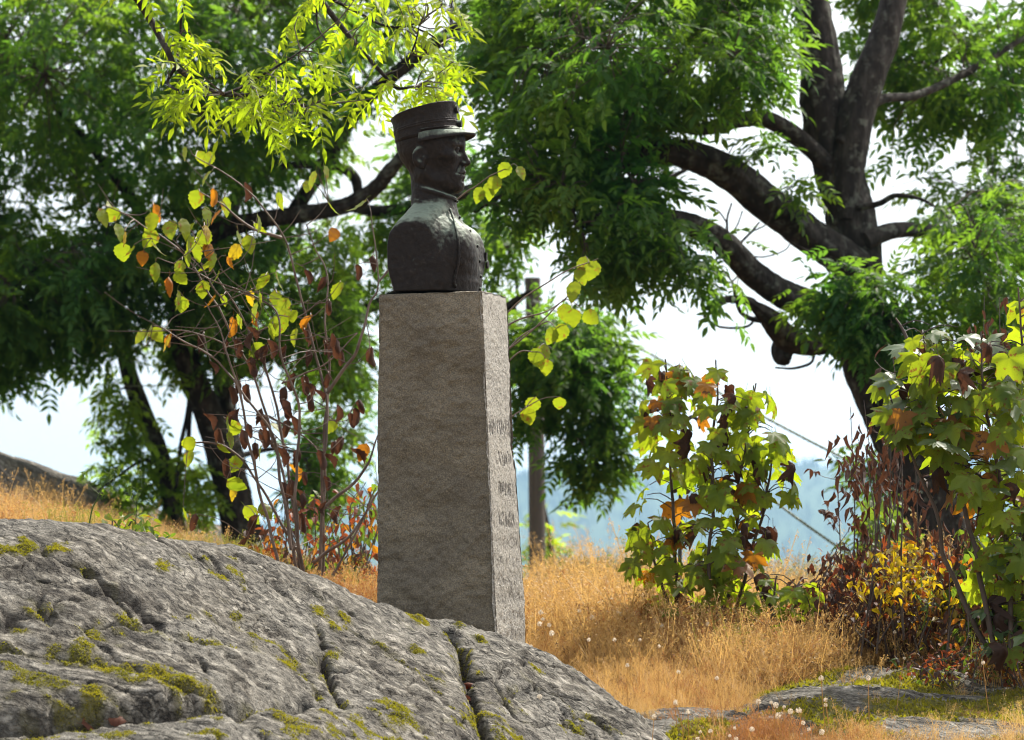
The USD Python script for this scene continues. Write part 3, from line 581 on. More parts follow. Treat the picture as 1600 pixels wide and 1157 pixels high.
TZ = np.array([-.03, 0, .04, .09, .14, .19, .23, .27, .31, .35, .40])
TXB = np.array([-.116, -.118, -.128, -.137, -.140, -.135, -.122, -.104, -.092, -.086, -.083])
TXF = np.array([.180, .182, .188, .188, .180, .164, .142, .116, .098, .090, .087])
def torso(p):
    x, y, z = p[..., 0], p[..., 1], p[..., 2]
    xb, xf = np.interp(z, TZ, TXB), np.interp(z, TZ, TXF)
    hx = (xf - xb) / 2
    cxx = (xf + xb) / 2 - .05 * np.minimum(np.abs(y) / .2, 1.2) ** 2
    hy = np.interp(z, [0, .1, .22, .30, .36], [.232, .250, .248, .222, .19])
    qq = (np.abs((x - cxx) / hx) ** 2.3 + np.abs(y / hy) ** 2.3) ** (1 / 2.3)
    d = (qq - 1) * np.minimum(hx, hy) * .85
    ay = np.sqrt(y * y + .0009)
    top = (z - (.362 - .52 * np.maximum(ay - .07, 0) - .5 * np.maximum(ay - .19, 0) + 0.05 * (x + .05))) * .86
    d = smax(d, top, .05)
    d = smin(d, ell(p, (.112, .085, .17), (.07, .085, .10)), .05)      # breast
    d = smin(d, ell(p, (.112, -.085, .17), (.07, .085, .10)), .05)
    d = smax(d, np.abs(y) - .203, .006)                                  # arms cut off flat
    return smax(d, -z, .004)
def figure(p):
    x, y, z = p[..., 0], p[..., 1], p[..., 2]
    m = p.copy(); m[..., 1] = np.abs(m[..., 1])                          # mirrored half
    body = torso(p)
    collar = np.sqrt(((x - .002 - .04 * (z - .38)) / .087) ** 2 + (y / .083) ** 2) - (1.0 - .35 * (z - .36))
    collar = smax(collar * .08, z - (.413 - .30 * x), .006)
    collar = smax(collar, .30 - z, .01)
    ring = np.abs(z - (.404 - .30 * x)) - .007
    lip = smax(collar - .004, ring, .004)
    foot = smax(collar - .003, np.abs(z - (.352 - .24 * x)) - .006, .004)
    body = smin(smin(smin(body, collar, .016), lip, .004), foot, .005)
    head = ell(p, (-.014, 0, .605), (.138, .112, .135))
    head = smin(head, ell(p, (.026, 0, .515), (.090, .085, .112)), .03)
    head = smin(head, caps(m, (.078, .022, .428), (-.012, .068, .474), .026, .028), .03)
    head = smin(head, ell(p, (.094, 0, .430), (.028, .034, .024)), .02)
    head = smin(head, caps(p, (-.012, 0, .34), (-.022, 0, .52), .071, .074), .03)
    head = smin(head, ell(m, (.066, .060, .542), (.034, .028, .022)), .025)      # cheek bones
    head = smax(head, -ell(m, (.062, .104, .482), (.055, .034, .042)), .025)        # hollow cheeks
    head = smin(head, ell(p, (.082, 0, .474), (.042, .046, .048)), .02)          # muzzle
    head = smax(head, -ell(m, (.124, .040, .567), (.042, .027, .021)), .008)     # eye sockets
    head = smin(head, caps(m, (.108, .008, .592), (.092, .062, .588), .013, .012), .014)   # brows
    head = smin(head, ell(m, (.090, .037, .564), (.019, .019, .017)), .004)
    lid = np.abs(np.linalg.norm(m - np.array((.090, .037, .564), np.float32), axis=-1) - .021) - .0025
    head = smin(head, smax(lid, .5685 - z, .003), .004)                          # upper lids
    head = smin(head, caps(m, (.104, .020, .546), (.092, .052, .548), .006, .005), .010)    # bags under the eyes
    nose = caps(p, (.106, 0, .582), (.134, 0, .522), .0105, .0135)
    nose = smin(nose, ell(m, (.119, .014, .514), (.016, .010, .010)), .010)
    nose = smax(nose, -ell(m, (.124, .009, .504), (.008, .005, .005)), .004)
    head = smin(head, nose, .012)
    head = smax(head, -caps(m, (.112, .023, .512), (.100, .040, .478), .004), .014)         # folds beside the mouth
    head = smin(head, caps(m, (.1195, .004, .483), (.108, .028, .476), .0085, .004), .006)
    head = smin(head, caps(m, (.1170, .002, .465), (.108, .024, .469), .0090, .005), .006)
    head = smax(head, -caps(m, (.130, 0, .4745), (.108, .031, .4725), .0032), .004)
    head = smax(head, -ell(p, (.124, 0, .449), (.012, .024, .006)), .010)
    er = rotz(-.35)
    ear = ell(m, (-.030, .107, .533), (.030, .013, .043), er)
    ear = smax(ear, -ell(m, (-.024, .121, .538), (.019, .012, .029), er), .006)
    ear = smin(ear, ell(m, (-.012, .105, .527), (.009, .008, .011)), .006)
    ear = smin(ear, ell(m, (-.024, .105, .499), (.013, .008, .012)), .008)
    head = smin(head, ear, .008)
    head = smax(head, z - .66, .01)
    return smin(body, head, .012)
def surface_net(f, lo, hi, h):
    ax = [np.arange(a, b + h, h, dtype=np.float32) for a, b in zip(lo, hi)]
    g = np.stack(np.meshgrid(*ax, indexing='ij'), -1)
    val = np.concatenate([f(g[i:i + 12]) for i in range(0, len(ax[0]), 12)]).astype(np.float32)
    n = np.array(val.shape)
    s = val < 0
    corner = [np.array(c) for c in np.ndindex(2, 2, 2)]
    cells = sum(s[c[0]:n[0] - 1 + c[0], c[1]:n[1] - 1 + c[1], c[2]:n[2] - 1 + c[2]].astype(np.int8) for c in corner)
    act = (cells > 0) & (cells < 8)
    ids = np.full(act.shape, -1); ids[act] = np.arange(act.sum())
    ijk = np.argwhere(act)
    acc, cnt = np.zeros((len(ijk), 3)), np.zeros(len(ijk))
    for a in range(8):
        for b in range(a + 1, 8):
            if np.abs(corner[a] - corner[b]).sum() == 1:
                A, B = ijk + corner[a], ijk + corner[b]
                va, vb = val[tuple(A.T)], val[tuple(B.T)]
                cr = (va < 0) != (vb < 0)
                t = np.where(cr, va / np.where(cr, va - vb, 1), 0)
                acc += (A + t[:, None] * (B - A)) * cr[:, None]; cnt += cr
    v = np.array([a[0] for a in ax]) + acc / cnt[:, None] * h
    quads = []
    for d in range(3):
        e1, e2 = (d + 1) % 3, (d + 2) % 3
        sl0 = [slice(None)] * 3; sl1 = [slice(None)] * 3
        sl0[d], sl1[d] = slice(0, n[d] - 1), slice(1, n[d])
        a, b = s[tuple(sl0)], s[tuple(sl1)]
        e = np.argwhere(a != b)
        e = e[(e[:, e1] > 0) & (e[:, e2] > 0) & (e[:, e1] < n[e1] - 1) & (e[:, e2] < n[e2] - 1)]
        o1, o2 = np.eye(3, dtype=int)[e1], np.eye(3, dtype=int)[e2]
        q = np.stack([ids[tuple((e - o1 - o2).T)], ids[tuple((e - o2).T)], ids[tuple(e.T)], ids[tuple((e - o1).T)]], 1)
        inside_first = a[tuple(e.T)]
        q[~inside_first] = q[~inside_first][:, ::-1]
        quads.append(q)
    q = np.vstack(quads)
    return v, np.vstack([q[:, [0, 1, 2]], q[:, [0, 2, 3]]])
BUST_AT = TOP + FW * -.040 + LF * 0.004 + np.array([0, 0, .003])
def to_world(v): return BUST_AT + v[:, :1] * FW + v[:, 1:2] * LF + v[:, 2:] * np.array([0, 0, 1.])
def rough(v, f, amp):
    m = trimesh.Trimesh(v, f, process=False)
    d = (meshkit.fbm(v * 26 + 4, 3, 41) - .5) * 1.4 + (meshkit.fbm(v * np.array([70, 70, 45]) + 9, 2, 42) - .5) * .9
    return v + m.vertex_normals * (d * amp)[:, None], f
bust = thing('bronze_bust', 'dark bronze bust of an officer in a peaked cap on the granite pedestal', 'bust', tuple(BUST_AT))
fv, ff = surface_net(figure, (-.20, -.225, -.012), (.24, .225, .68), .0036)
k = fv[:, 2] < .005
fv, ff = rough(fv, ff, np.where(fv[:, 2] < .36, .0034, .0036))
fv[k, 2] = np.maximum(fv[k, 2], -.004)
part(bust, 'figure', (to_world(fv), ff), 'bronze', smooth=True)
FT = cKDTree(fv)

# the cap: a stiff leaning cylinder with a band, cords and a rolled top edge
def cap_ring(t, rs):
    """t: 0 at the rim, 1 at the top."""
    th = np.linspace(0, 2 * np.pi, 128, endpoint=False)
    c = np.array([-.028, 0, .624]) * (1 - t) + np.array([-.042, 0, .730]) * t
    tilt = math.radians(9.0) * (1 - t) + math.radians(14.5) * t
    a, b = (.127 + .002 * t) * rs, (.117 + .006 * t) * rs
    return c + np.outer(np.cos(th) * a, [math.cos(tilt), 0, math.sin(tilt)]) + np.outer(np.sin(th) * b, [0, 1, 0])
prof = [(-.16, .86), (-.10, .93), (-.04, .985), (0, 1.0), (.03, 1.012), (.06, 1.004), (.30, 1.006), (.33, 1.018), (.36, 1.02), (.385, 1.006), (.41, 1.014), (.435, 1.012), (.46, 1.000), (.55, .996), (.65, .994), (.75, 1.006), (.85, 1.022), (.93, 1.038), (.96, 1.046), (.985, 1.044), (1.0, 1.03), (1.002, .97), (.985, .92), (.975, .7), (.97, .4), (.97, .05)]
prof = [(np.interp(x, np.arange(len(prof)), [a for a, _ in prof]), np.interp(x, np.arange(len(prof)), [b for _, b in prof])) for x in np.arange(0, len(prof) - 1 + .01, .34)]
rings = np.stack([cap_ring(t, s) for t, s in prof])
nr, ns = rings.shape[:2]
i, j = np.meshgrid(np.arange(nr - 1), np.arange(ns), indexing='ij')
qd = np.stack([i * ns + j, i * ns + (j + 1) % ns, (i + 1) * ns + (j + 1) % ns, (i + 1) * ns + j], -1).reshape(-1, 4)
cv, cf = rings.reshape(-1, 3), np.vstack([qd[:, [0, 1, 2]], qd[:, [0, 2, 3]]])
cv, cf = rough(cv, cf, .0034)
cap = part(bust, 'cap', (to_world(cv), cf), 'dark_bronze', smooth=60)
th = np.linspace(-math.radians(92), math.radians(92), 61)
def visor_line(k, dz):
    c = np.array([-.028, 0, .630])
    a, b = .127 + k * .068 * np.clip(np.cos(th * .97), 0, 1) ** .75, .117 + .012 * k
    x, y = np.cos(th) * a, np.sin(th) * b
    z = x * math.tan(math.radians(9)) - .004 - k * (.026 - .006 * np.cos(th)) + dz
    return np.stack([c[0] + x, y, c[2] + z], 1)
st = [visor_line(-.06, .006), visor_line(.2, .007), visor_line(.5, .006), visor_line(.8, .004), visor_line(.97, .002), visor_line(1.02, -.004), visor_line(.97, -.009), visor_line(.6, -.007), visor_line(-.06, -.008)]
vv = np.stack(st); nr, ns = vv.shape[:2]
i, j = np.meshgrid(np.arange(nr - 1), np.arange(ns - 1), indexing='ij')
qd = np.stack([i * ns + j, (i + 1) * ns + j, (i + 1) * ns + j + 1, i * ns + j + 1], -1).reshape(-1, 4)
part(bust, 'visor', (to_world(vv.reshape(-1, 3)), np.vstack([qd[:, [0, 1, 2]], qd[:, [0, 2, 3]]])), 'bronze', smooth=50)
# cockade and cord button on the front of the cap
def disc(c, r, h, tilt=0.2):
    m = trimesh.creation.cylinder(r, h, sections=28)
    m.apply_transform(trimesh.transformations.rotation_matrix(math.pi / 2 - tilt, [0, 1, 0]))
    m.apply_translation(c)
    return to_world(np.array(m.vertices)), m.faces
part(bust, 'cockade', disc((.091, 0, .734), .017, .012), 'bronze', smooth=30)
part(bust, 'cap_button', disc((.103, 0, .676), .014, .018, .0), 'bronze', smooth=30)
tc = np.linspace(-math.radians(88), math.radians(88), 60)
cord = np.stack([cap_ring(.14 + .02 * math.cos(0), 1.022)[:, 0], cap_ring(.14, 1.022)[:, 1], cap_ring(.14, 1.022)[:, 2]], 1)
cord = np.vstack([cord[-31:], cord[:32]])
part(bust, 'chin_cord', (lambda t: (to_world(t[0]), t[1]))(tube(cord, .0042 + .0008 * np.sin(np.arange(63) * 2.1), 8)), 'dark_bronze', smooth=True)

def on_body(x, z, side=-1):
    """The point of the near (or far) half of the body at forward x and height z."""
    c = fv[(np.abs(fv[:, 0] - x) < .012) & (np.abs(fv[:, 2] - z) < .012)]
    if not len(c): return np.array([x, 0, z])
    d = np.hypot(c[:, 0] - x, c[:, 2] - z)
    c = c[(c[:, 1] * side > -.02) & (d < d.min() + .008)] if ((c[:, 1] * side > -.02) & (d < d.min() + .008)).any() else c
    y = side * (c[:, 1] * side).max()
    return np.array([x, y, z])
sp = spline([(.085, .33), (.108, .285), (.128, .24), (.142, .18), (.142, .12), (.132, .07), (.124, .035), (.130, .012)], 40)
line = np.array([on_body(x, z) for x, z in sp])
line[:, 1] = np.convolve(np.pad(line[:, 1], 4, 'edge'), np.ones(9) / 9, 'valid')
part(bust, 'lanyard', (lambda t: (to_world(t[0]), t[1]))(tube(line, .0052 + .0012 * np.sin(np.arange(40) * 1.9), 8)), 'bronze', smooth=True)
for z in (.305, .25, .19, .13, .07, .02):          # buttons down the front
    c = fv[(np.abs(fv[:, 2] - z) < .01) & (np.abs(fv[:, 1]) < .015)]
    x = c[:, 0].max()
    m = trimesh.creation.icosphere(2, .0070); m.apply_scale([.6, 1, 1]); m.apply_translation([x + .001, 0, z])
    part(bust, 'button', (to_world(np.array(m.vertices)), m.faces), 'bronze', smooth=True)
for k, (yy, zz) in enumerate([(.085, .125)]):   # medals on the far breast
    c = fv[(np.abs(fv[:, 2] - zz) < .01) & (np.abs(fv[:, 1] - yy) < .012)]
    x = c[:, 0].max()
    m = trimesh.util.concatenate([trimesh.creation.box([.008, .02, .035], trimesh.transformations.translation_matrix([x + .003, yy, zz + .03])), trimesh.creation.cylinder(.016, .009, transform=trimesh.transformations.translation_matrix([x + .008, yy, zz]) @ trimesh.transformations.rotation_matrix(math.pi / 2, [0, 1, 0]))])
    part(bust, 'medal', (to_world(np.array(m.vertices)), m.faces), 'bronze', smooth=30)
for y in (-.012, .012):                              # hooks of the collar
    m = trimesh.creation.icosphere(1, .006); m.apply_translation([.090, y, .37])
    part(bust, 'collar_hook', (to_world(np.array(m.vertices)), m.faces), 'bronze', smooth=True)

# ------------------------------------------------------------------ leaves
def lance(w=.30, fold=.12, droop=.18):
    """A lance-shaped leaflet of length 1 along x: folded along its midrib, drooping at the tip."""
    st = [(0, 0), (.3, w * .5), (.62, w * .42), (1, 0)]
    z = lambda x: -droop * x * x
    v = [(0, 0, 0)]
    for x, h in st[1:3]:
        v += [(x, h, z(x) + fold * h * 2), (x, 0, z(x)), (x, -h, z(x) + fold * h * 2)]
    v.append((1, 0, z(1)))
    return np.array(v, float), np.array([(0, 2, 1), (0, 3, 2), (1, 2, 5), (1, 5, 4), (2, 3, 6), (2, 6, 5), (4, 5, 7), (5, 6, 7)])
def ash_leaf(r, pairs=4, L=.27, slim=0):
    """A compound leaf along x: stalk, pairs of leaflets and one at the end."""
    ms = []
    lv, lf = lance(r.uniform(.34, .42) - slim, r.uniform(.05, .2), r.uniform(.1, .4))
    zc = lambda x: -r0 * x * x / L
    r0 = r.uniform(.15, .6)
    pos, fw, up, sc = [], [], [], []
    for k in range(pairs):
        x = L * (.30 + .62 * k / pairs)
        for s in (-1, 1):
            a = r.uniform(.75, 1.05)
            pos.append((x, 0, zc(x))); fw.append((math.cos(a), s * math.sin(a), r.uniform(-.45, .0))); up.append((r.normal(0, .25), r.normal(0, .3), 1)); sc.append(L * .33 * r.uniform(.85, 1.1))
    x = L * .93
    pos.append((x, 0, zc(x))); fw.append((1, r.normal(0, .1), -.5 * r0 - .2)); up.append((0, r.normal(0, .2), 1)); sc.append(L * .36)
    ms.append(put((lv, lf), frames(np.array(fw), np.array(up)), np.array(pos), np.array(sc)))
    xs = np.linspace(0, L * .93, 5); w = .0016
    v = np.concatenate([np.stack([xs, 0 * xs + w, [zc(x) for x in xs]], 1), np.stack([xs, 0 * xs - w, [zc(x) for x in xs]], 1)])
    i = np.arange(4)
    ms.append((v, np.vstack([np.stack([i, i + 5, i + 6], 1), np.stack([i, i + 6, i + 1], 1)])))
    return join(ms)
_r = np.random.default_rng(3)
ASH = [ash_leaf(_r) for _ in range(6)]
ASHN = [ash_leaf(_r, 4, .27, .10) for _ in range(6)]

def maple_leaf(r, curl=.3, stalk=.55):
    """A five-lobed leaf with pointed teeth and a stalk; the blade hangs from the origin along x."""
    half = [(0, 1.0), (7, .80), (14, .86), (20, .66), (28, .56), (36, .68), (43, .82), (50, .98), (57, .80), (66, .76), (73, .60), (82, .52), (92, .58), (101, .70), (109, .76), (118, .58), (136, .44), (160, .24)]
    half = [(a, q * r.uniform(.93, 1.07)) for a, q in half]
    out = half + [(180, .10)] + [(-a, q * r.uniform(.95, 1.05)) for a, q in half[:0:-1]]
    a = np.radians([x for x, _ in out]); q = np.array([x for _, x in out]); n = len(a)
    ring = np.stack([np.cos(a) * q, np.sin(a) * q, 0 * q], 1)
    mid = ring * .52
    v = np.vstack([[(0, 0, 0)], mid, ring])
    i = np.arange(n); j = (i + 1) % n
    f = np.vstack([np.stack([0 * i, i + 1, j + 1], 1), np.stack([i + 1, i + 1 + n, j + 1 + n], 1), np.stack([i + 1, j + 1 + n, j + 1], 1)])
    v[:, 0] += .10
    x, y = v[:, 0].copy(), v[:, 1].copy()
    rad = np.hypot(x, y)
    v[:, 2] = -curl * x * np.abs(x) * .55 - curl * y * y * .5 + .07 * np.cos(np.arctan2(y, x) * 5) * rad * r.uniform(.5, 1.5) + .05 * np.sin(x * 5 + r.uniform(0, 6)) * rad
    if curl > .9:                              # a dry leaf rolled in on itself
        w = y * 2.6
        v[:, 1] = np.sin(w) / 2.6 * .75; v[:, 2] = v[:, 2] * .6 - (1 - np.cos(w)) / 2.6 + .15 * np.sin(x * 6)
    sv, sf = tube(spline([(0.1, 0, 0), (-stalk * .5, 0, .02), (-stalk, 0, .12)], 5), .012, 3, cap=False)
    return join([(v, f), (sv, sf)])
def hazel_leaf(r, curl=.3):
    """A broad, toothed oval leaf along x."""
    xs = np.linspace(0, 1, 12)
    w = .40 * np.sin(np.pi * np.clip(xs, 0, 1) ** .70) ** .80
    w[0] = .03; w[-1] = 0
    w = w * (1 + .07 * (-1) ** np.arange(12))
    v = []
    for x, h in zip(xs, w):
        for t in (-1, -.5, 0, .5, 1):
            v.append((x + .03 * abs(t), h * t, 0))
    v = np.array(v)
    x, y = v[:, 0].copy(), v[:, 1].copy()
    v[:, 2] = -curl * x * x * .5 + .35 * np.abs(y) * r.uniform(.1, 1.5) - curl * 1.2 * y * y + .02 * np.sin(x * 20) * (np.abs(y) > .05)
    if curl > .9:
        k = y * 5.0
        v[:, 1] = np.sin(k) / 5.0; v[:, 2] = v[:, 2] * .4 - (1 - np.cos(k)) / 5.0 + .10 * np.sin(x * 5 + r.uniform(0, 6))
    i, j = np.meshgrid(np.arange(11), np.arange(4), indexing='ij')
    q = np.stack([i * 5 + j, (i + 1) * 5 + j, (i + 1) * 5 + j + 1, i * 5 + j + 1], -1).reshape(-1, 4)
    f = np.vstack([q[:, [0, 1, 2]], q[:, [0, 2, 3]]])
    sv, sf = tube(spline([(0.02, 0, 0), (-.12, 0, .03), (-.22, 0, .10)], 4), .010, 3, cap=False)
    return join([(v, f), (sv, sf)])

# ------------------------------------------------------------------ trees
def limb_pts(rows, Y, dY=0.0, n=None):
    """rows: (px, py, radius px) down the limb; Y changes by dY from its start to its end."""
    a = np.array(rows, float)
    Ys = Y + np.linspace(0, 1, len(a)) ** 1.3 * dY
    p = P(a[:, 0], a[:, 1], Ys)
    rad = a[:, 2] / FPX * Ys
    n = n or max(14, int(len(a) * 18))
    return spline(p, n), spline(np.column_stack([rad, rad, rad]), n)[:, 0].clip(.004)

def build_tree(name, label, group, Y, limbs, clumps, seed, leaf_L=.205, n_part=110, leaf_m='ash_leaf', boughs=26, trunk_name='trunk'):
    """limbs: [(rows, dY, name)]; clumps: [(polygon px, Y centre, half depth, number of twigs, gap threshold)]."""
    r = np.random.default_rng(seed)
    first = limb_pts(limbs[0][0], Y, limbs[0][1])[0][0]
    t = thing(name, label, 'tree', tuple(first), group)
    skeleton = []
    for k, (rows, dY, nm) in enumerate(limbs):
        p, rad = limb_pts(rows, Y if len(rows[0]) == 3 else Y, dY)
        rad = rad * (.86 + .10 * (meshkit.fbm(p * 2.3 + k, 2, seed) - .5))
        p = p + (np.stack([meshkit.fbm(p * 1.5 + 9 * c + k, 3, seed) for c in range(3)], -1) - .5) * rad[:, None] * .7 * np.linspace(0, 1, len(p))[:, None].clip(0, .6)
        part(t, nm, tube(p, rad, 40 if rad.max() > .06 else 14, bark=float(min(.050, rad.max() * .24)), seed=seed + k), 'bark', smooth=True)
        skeleton.append(np.column_stack([p, rad]))
    sk = np.vstack(skeleton)
    tips = []
    for poly, Yc, half, n, thr in clumps:
        pg = shapely.Polygon(poly); small = pg.buffer(-15)
        if small.is_empty or small.area < .25 * pg.area or small.geom_type != 'Polygon': small = pg.buffer(-8)
        if small.geom_type != 'Polygon' or small.is_empty: small = pg
        q, d = inpoly(list(small.exterior.coords), n * 4, r)
        yy = Yc + half * .8 * np.sqrt(np.minimum(1, d / 110)) * r.uniform(-1, 1, len(q))
        p = P(q[:, 0], q[:, 1], yy)
        keep = meshkit.fbm(p * np.array([1.3, 1.0, 1.6]) + seed, 3, seed) + r.normal(0, .07, len(p)) > thr - .05
        tips.append(p[keep][:n])
    tips = np.vstack(tips)
    # boughs from the nearest limb to the middle of each group of twigs, then twigs
    K = min(boughs, len(tips) // 8)
    cen = tips[r.choice(len(tips), K, replace=False)]
    for _ in range(6):
        lab = cKDTree(cen).query(tips)[1]
        cen = np.array([tips[lab == k].mean(0) if (lab == k).any() else cen[k] for k in range(K)])
    bm, tm = [], []
    branch_pts = [sk]
    for k in np.argsort(cKDTree(sk[:, :3]).query(cen)[0]):
        allp = np.vstack(branch_pts)
        dist, i = cKDTree(allp[:, :3]).query(cen[k])
        a, ra = allp[i, :3], allp[i, 3]
        mid = (a + cen[k]) / 2 + np.array([0, 0, .12 * dist]) + r.normal(0, .07 * dist, 3)
        c = spline([a, mid, cen[k]], 12)
        rb = np.linspace(min(ra * .5, .012 + .016 * dist), .006, 12)
        bm.append(tube(c, rb, 6, bark=.002, seed=seed))
        branch_pts.append(np.column_stack([c, rb]))
    allp = np.vstack(branch_pts)
    tr = cKDTree(allp[:, :3])
    dd, ii = tr.query(tips)
    pos, fw, up, sc, which = [], [], [], [], []
    for k, tip in enumerate(tips):
        a = allp[ii[k], :3]
        L = np.linalg.norm(tip - a)
        if L > .06:
            c = spline([a, (a + tip) / 2 + r.normal(0, .10 * min(L, 1), 3) + [0, 0, .06 * L], tip], 6)
            tm.append(tube(c, np.linspace(.0055, .0022, 6), 3, cap=False))
        out = unit(tip - a + r.normal(0, .15, 3))
        for _ in range(r.integers(4, 6)):
            d = out * .5 + np.array([r.normal(0, .75), r.normal(0, .75), r.uniform(-.75, .25)])
            pos.append(tip - out * r.uniform(0, .38) * min(L, 1) + r.normal(0, .06, 3)); fw.append(d); up.append((r.normal(0, .45), r.normal(0, .45), 1)); sc.append(r.uniform(.75, 1.15) * leaf_L / .27)
    pos, sc = np.array(pos), np.array(sc)
    R = frames(np.array(fw), np.array(up))
    which = r.integers(0, len(ASH), len(pos))
    if bm: part(t, 'boughs', join(bm), 'bark', smooth=True, kind='stuff')
    if tm: part(t, 'twigs', join(tm), 'dark_twig', smooth=True, kind='stuff')
    px, py = proj(pos)
    vis = (px > 10) & (px < 1590) & (py > 10) & (py < 1150)
    near = np.argsort(np.where(vis, pos[:, 1], 99))[:n_part]
    mask = np.ones(len(pos), bool); mask[near] = False
    ms = [put(ASH[k], R[mask & (which == k)], pos[mask & (which == k)], sc[mask & (which == k)]) for k in range(len(ASH))]
    part(t, 'crown', join(ms), leaf_m, kind='stuff')
    for k in near:
        part(t, 'leaf', put(ASH[which[k]], R[k:k + 1], pos[k:k + 1], sc[k:k + 1]), leaf_m)
    return t

# the old ash on the right
Yr = 20.0
build_tree('ash_tree', 'large old ash with a dark leaning trunk and long bent limbs at the right', None, Yr, [
    ([(1500, 1010, 88), (1488, 960, 74), (1476, 880, 66), (1462, 800, 62), (1440, 720, 62), (1402, 640, 62), (1378, 590, 60), (1360, 540, 58), (1345, 480, 54), (1337, 400, 46), (1318, 300, 42), (1300, 230, 41), (1286, 140, 40), (1278, 60, 36), (1266, 0, 34), (1250, -100, 28), (1225, -240, 16)], 0.3, 'trunk'),
    ([(1322, 345, 12), (1322, 290, 26), (1336, 190, 32), (1362, 110, 30), (1384, 50, 27), (1404, -30, 23), (1440, -150, 16), (1460, -260, 8)], .4, 'limb'),
    ([(1290, 255, 16), (1262, 228, 17), (1230, 203, 17), (1192, 185, 16), (1150, 188, 14), (1105, 200, 12), (1055, 196, 11), (1000, 175, 9), (930, 165, 7), (850, 170, 4)], -.8, 'limb'),
    ([(1338, 420, 36), (1310, 398, 36), (1275, 375, 34), (1235, 345, 33), (1190, 312, 32), (1145, 275, 30), (1090, 248, 27), (1040, 238, 23), (970, 255, 18), (880, 285, 14), (790, 300, 9), (740, 330, 5)], -1.0, 'limb'),
    ([(1350, 520, 34), (1300, 492, 29), (1255, 474, 27), (1215, 456, 26), (1172, 424, 24), (1132, 382, 23), (1090, 355, 20), (1045, 342, 17), (980, 338, 13), (900, 350, 8)], -1.4, 'limb'),
    ([(1372, 572, 34), (1335, 548, 22), (1300, 538, 19), (1262, 540, 20), (1228, 530, 24), (1205, 505, 21), (1186, 487, 12), (1165, 472, 8), (1140, 468, 6), (1122, 474, 4)], -1.0, 'limb'),
    ([(1240, 528, 12), (1226, 540, 20), (1223, 556, 17), (1226, 566, 8)], -.15, 'burl'),
    ([(1350, 378, 18), (1390, 362, 16), (1430, 360, 14), (1500, 366, 12), (1590, 372, 9), (1680, 360, 5)], .7, 'limb'),
    ([(1312, 225, 12), (1370, 160, 9), (1430, 150, 8), (1500, 120, 7), (1600, 60, 5)], 1.0, 'limb'),
    ([(1340, 325, 6), (1375, 318, 6), (1400, 306, 5), (1440, 312, 3), (1470, 330, 2)], -.3, 'branch'),
    ([(1178, 428, 4.5), (1165, 400, 3.6), (1140, 372, 2.8), (1136, 345, 2.0), (1143, 318, 1.4)], -.8, 'dead_branch'),
    ([(1137, 350, 1.6), (1122, 330, 1.3), (1104, 322, 1.0)], -.8, 'dead_branch'), ([(1140, 372, 1.6), (1152, 352, 1.3), (1160, 330, 1.0)], -.8, 'dead_branch'), ([(1175, 362, 1.6), (1196, 352, 1.3), (1206, 338, 1.0)], -.8, 'dead_branch'), ([(1150, 395, 1.6), (1190, 402, 1.3), (1225, 392, 1.1), (1236, 378, 1.0)], -.8, 'dead_branch'),
    ([(1165, 405, 3), (1156, 384, 2.4), (1175, 362, 2), (1186, 348, 1.4)], -.8, 'dead_branch'),
    ([(1215, 500, 6), (1180, 500, 5), (1158, 488, 4), (1150, 465, 3), (1144, 440, 2)], -1.2, 'dead_branch'),
    ([(1186, 487, 3), (1168, 510, 2.4), (1125, 511, 2), (1100, 495, 1.6)], -1.2, 'dead_branch'),
    ([(1272, 556, 3), (1266, 568, 2.6), (1240, 576, 2.2), (1212, 575, 1.6)], -.8, 'dead_branch')],
    [([(735, 20), (800, -60), (1000, -150), (1235, -140), (1240, 90), (1220, 150), (1170, 165), (1100, 180), (1045, 195), (1030, 240), (900, 300), (790, 290), (740, 200)], 19.4, 1.7, 680, .40),
     ([(740, 200), (900, 235), (1050, 260), (1045, 330), (1070, 400), (1000, 440), (930, 440), (850, 340), (800, 380), (760, 330)], 19.0, 1.3, 150, .45),
     ([(1040, 340), (1085, 360), (1120, 450), (1080, 455), (1010, 420), (900, 470), (880, 420), (960, 350)], 18.6, .6, 36, .42),
     ([(1280, -140), (1650, -140), (1680, 130), (1600, 240), (1500, 215), (1420, 215), (1395, 160), (1340, 260), (1325, 150)], 21.4, 1.1, 300, .44),
     ([(1390, 170), (1500, 190), (1640, 230), (1650, 420), (1560, 420), (1500, 350), (1440, 330), (1400, 330), (1355, 280)], 21.2, 1.0, 62, .47),
     ([(1420, 390), (1500, 300), (1660, 260), (1680, 620), (1560, 620), (1440, 480)], 19.6, 1.3, 150, .44),
     ([(1215, 470), (1290, 420), (1400, 400), (1460, 480), (1440, 560), (1380, 580), (1330, 540), (1270, 520), (1220, 505)], 19.1, .5, 75, .40),
     ([(1330, 690), (1400, 660), (1450, 790), (1410, 880), (1350, 860)], 20.5, .4, 15, .42),
     ([(1230, 262), (1275, 258), (1285, 300), (1240, 312)], 19.6, .2, 4, .3), ([(1100, 395), (1120, 380), (1180, 460), (1100, 470)], 18.6, .2, 3, .3),
     ([(1150, 190), (1240, 225), (1230, 245), (1180, 235)], 19.4, .2, 5, .3)], 21, boughs=34, n_part=130)

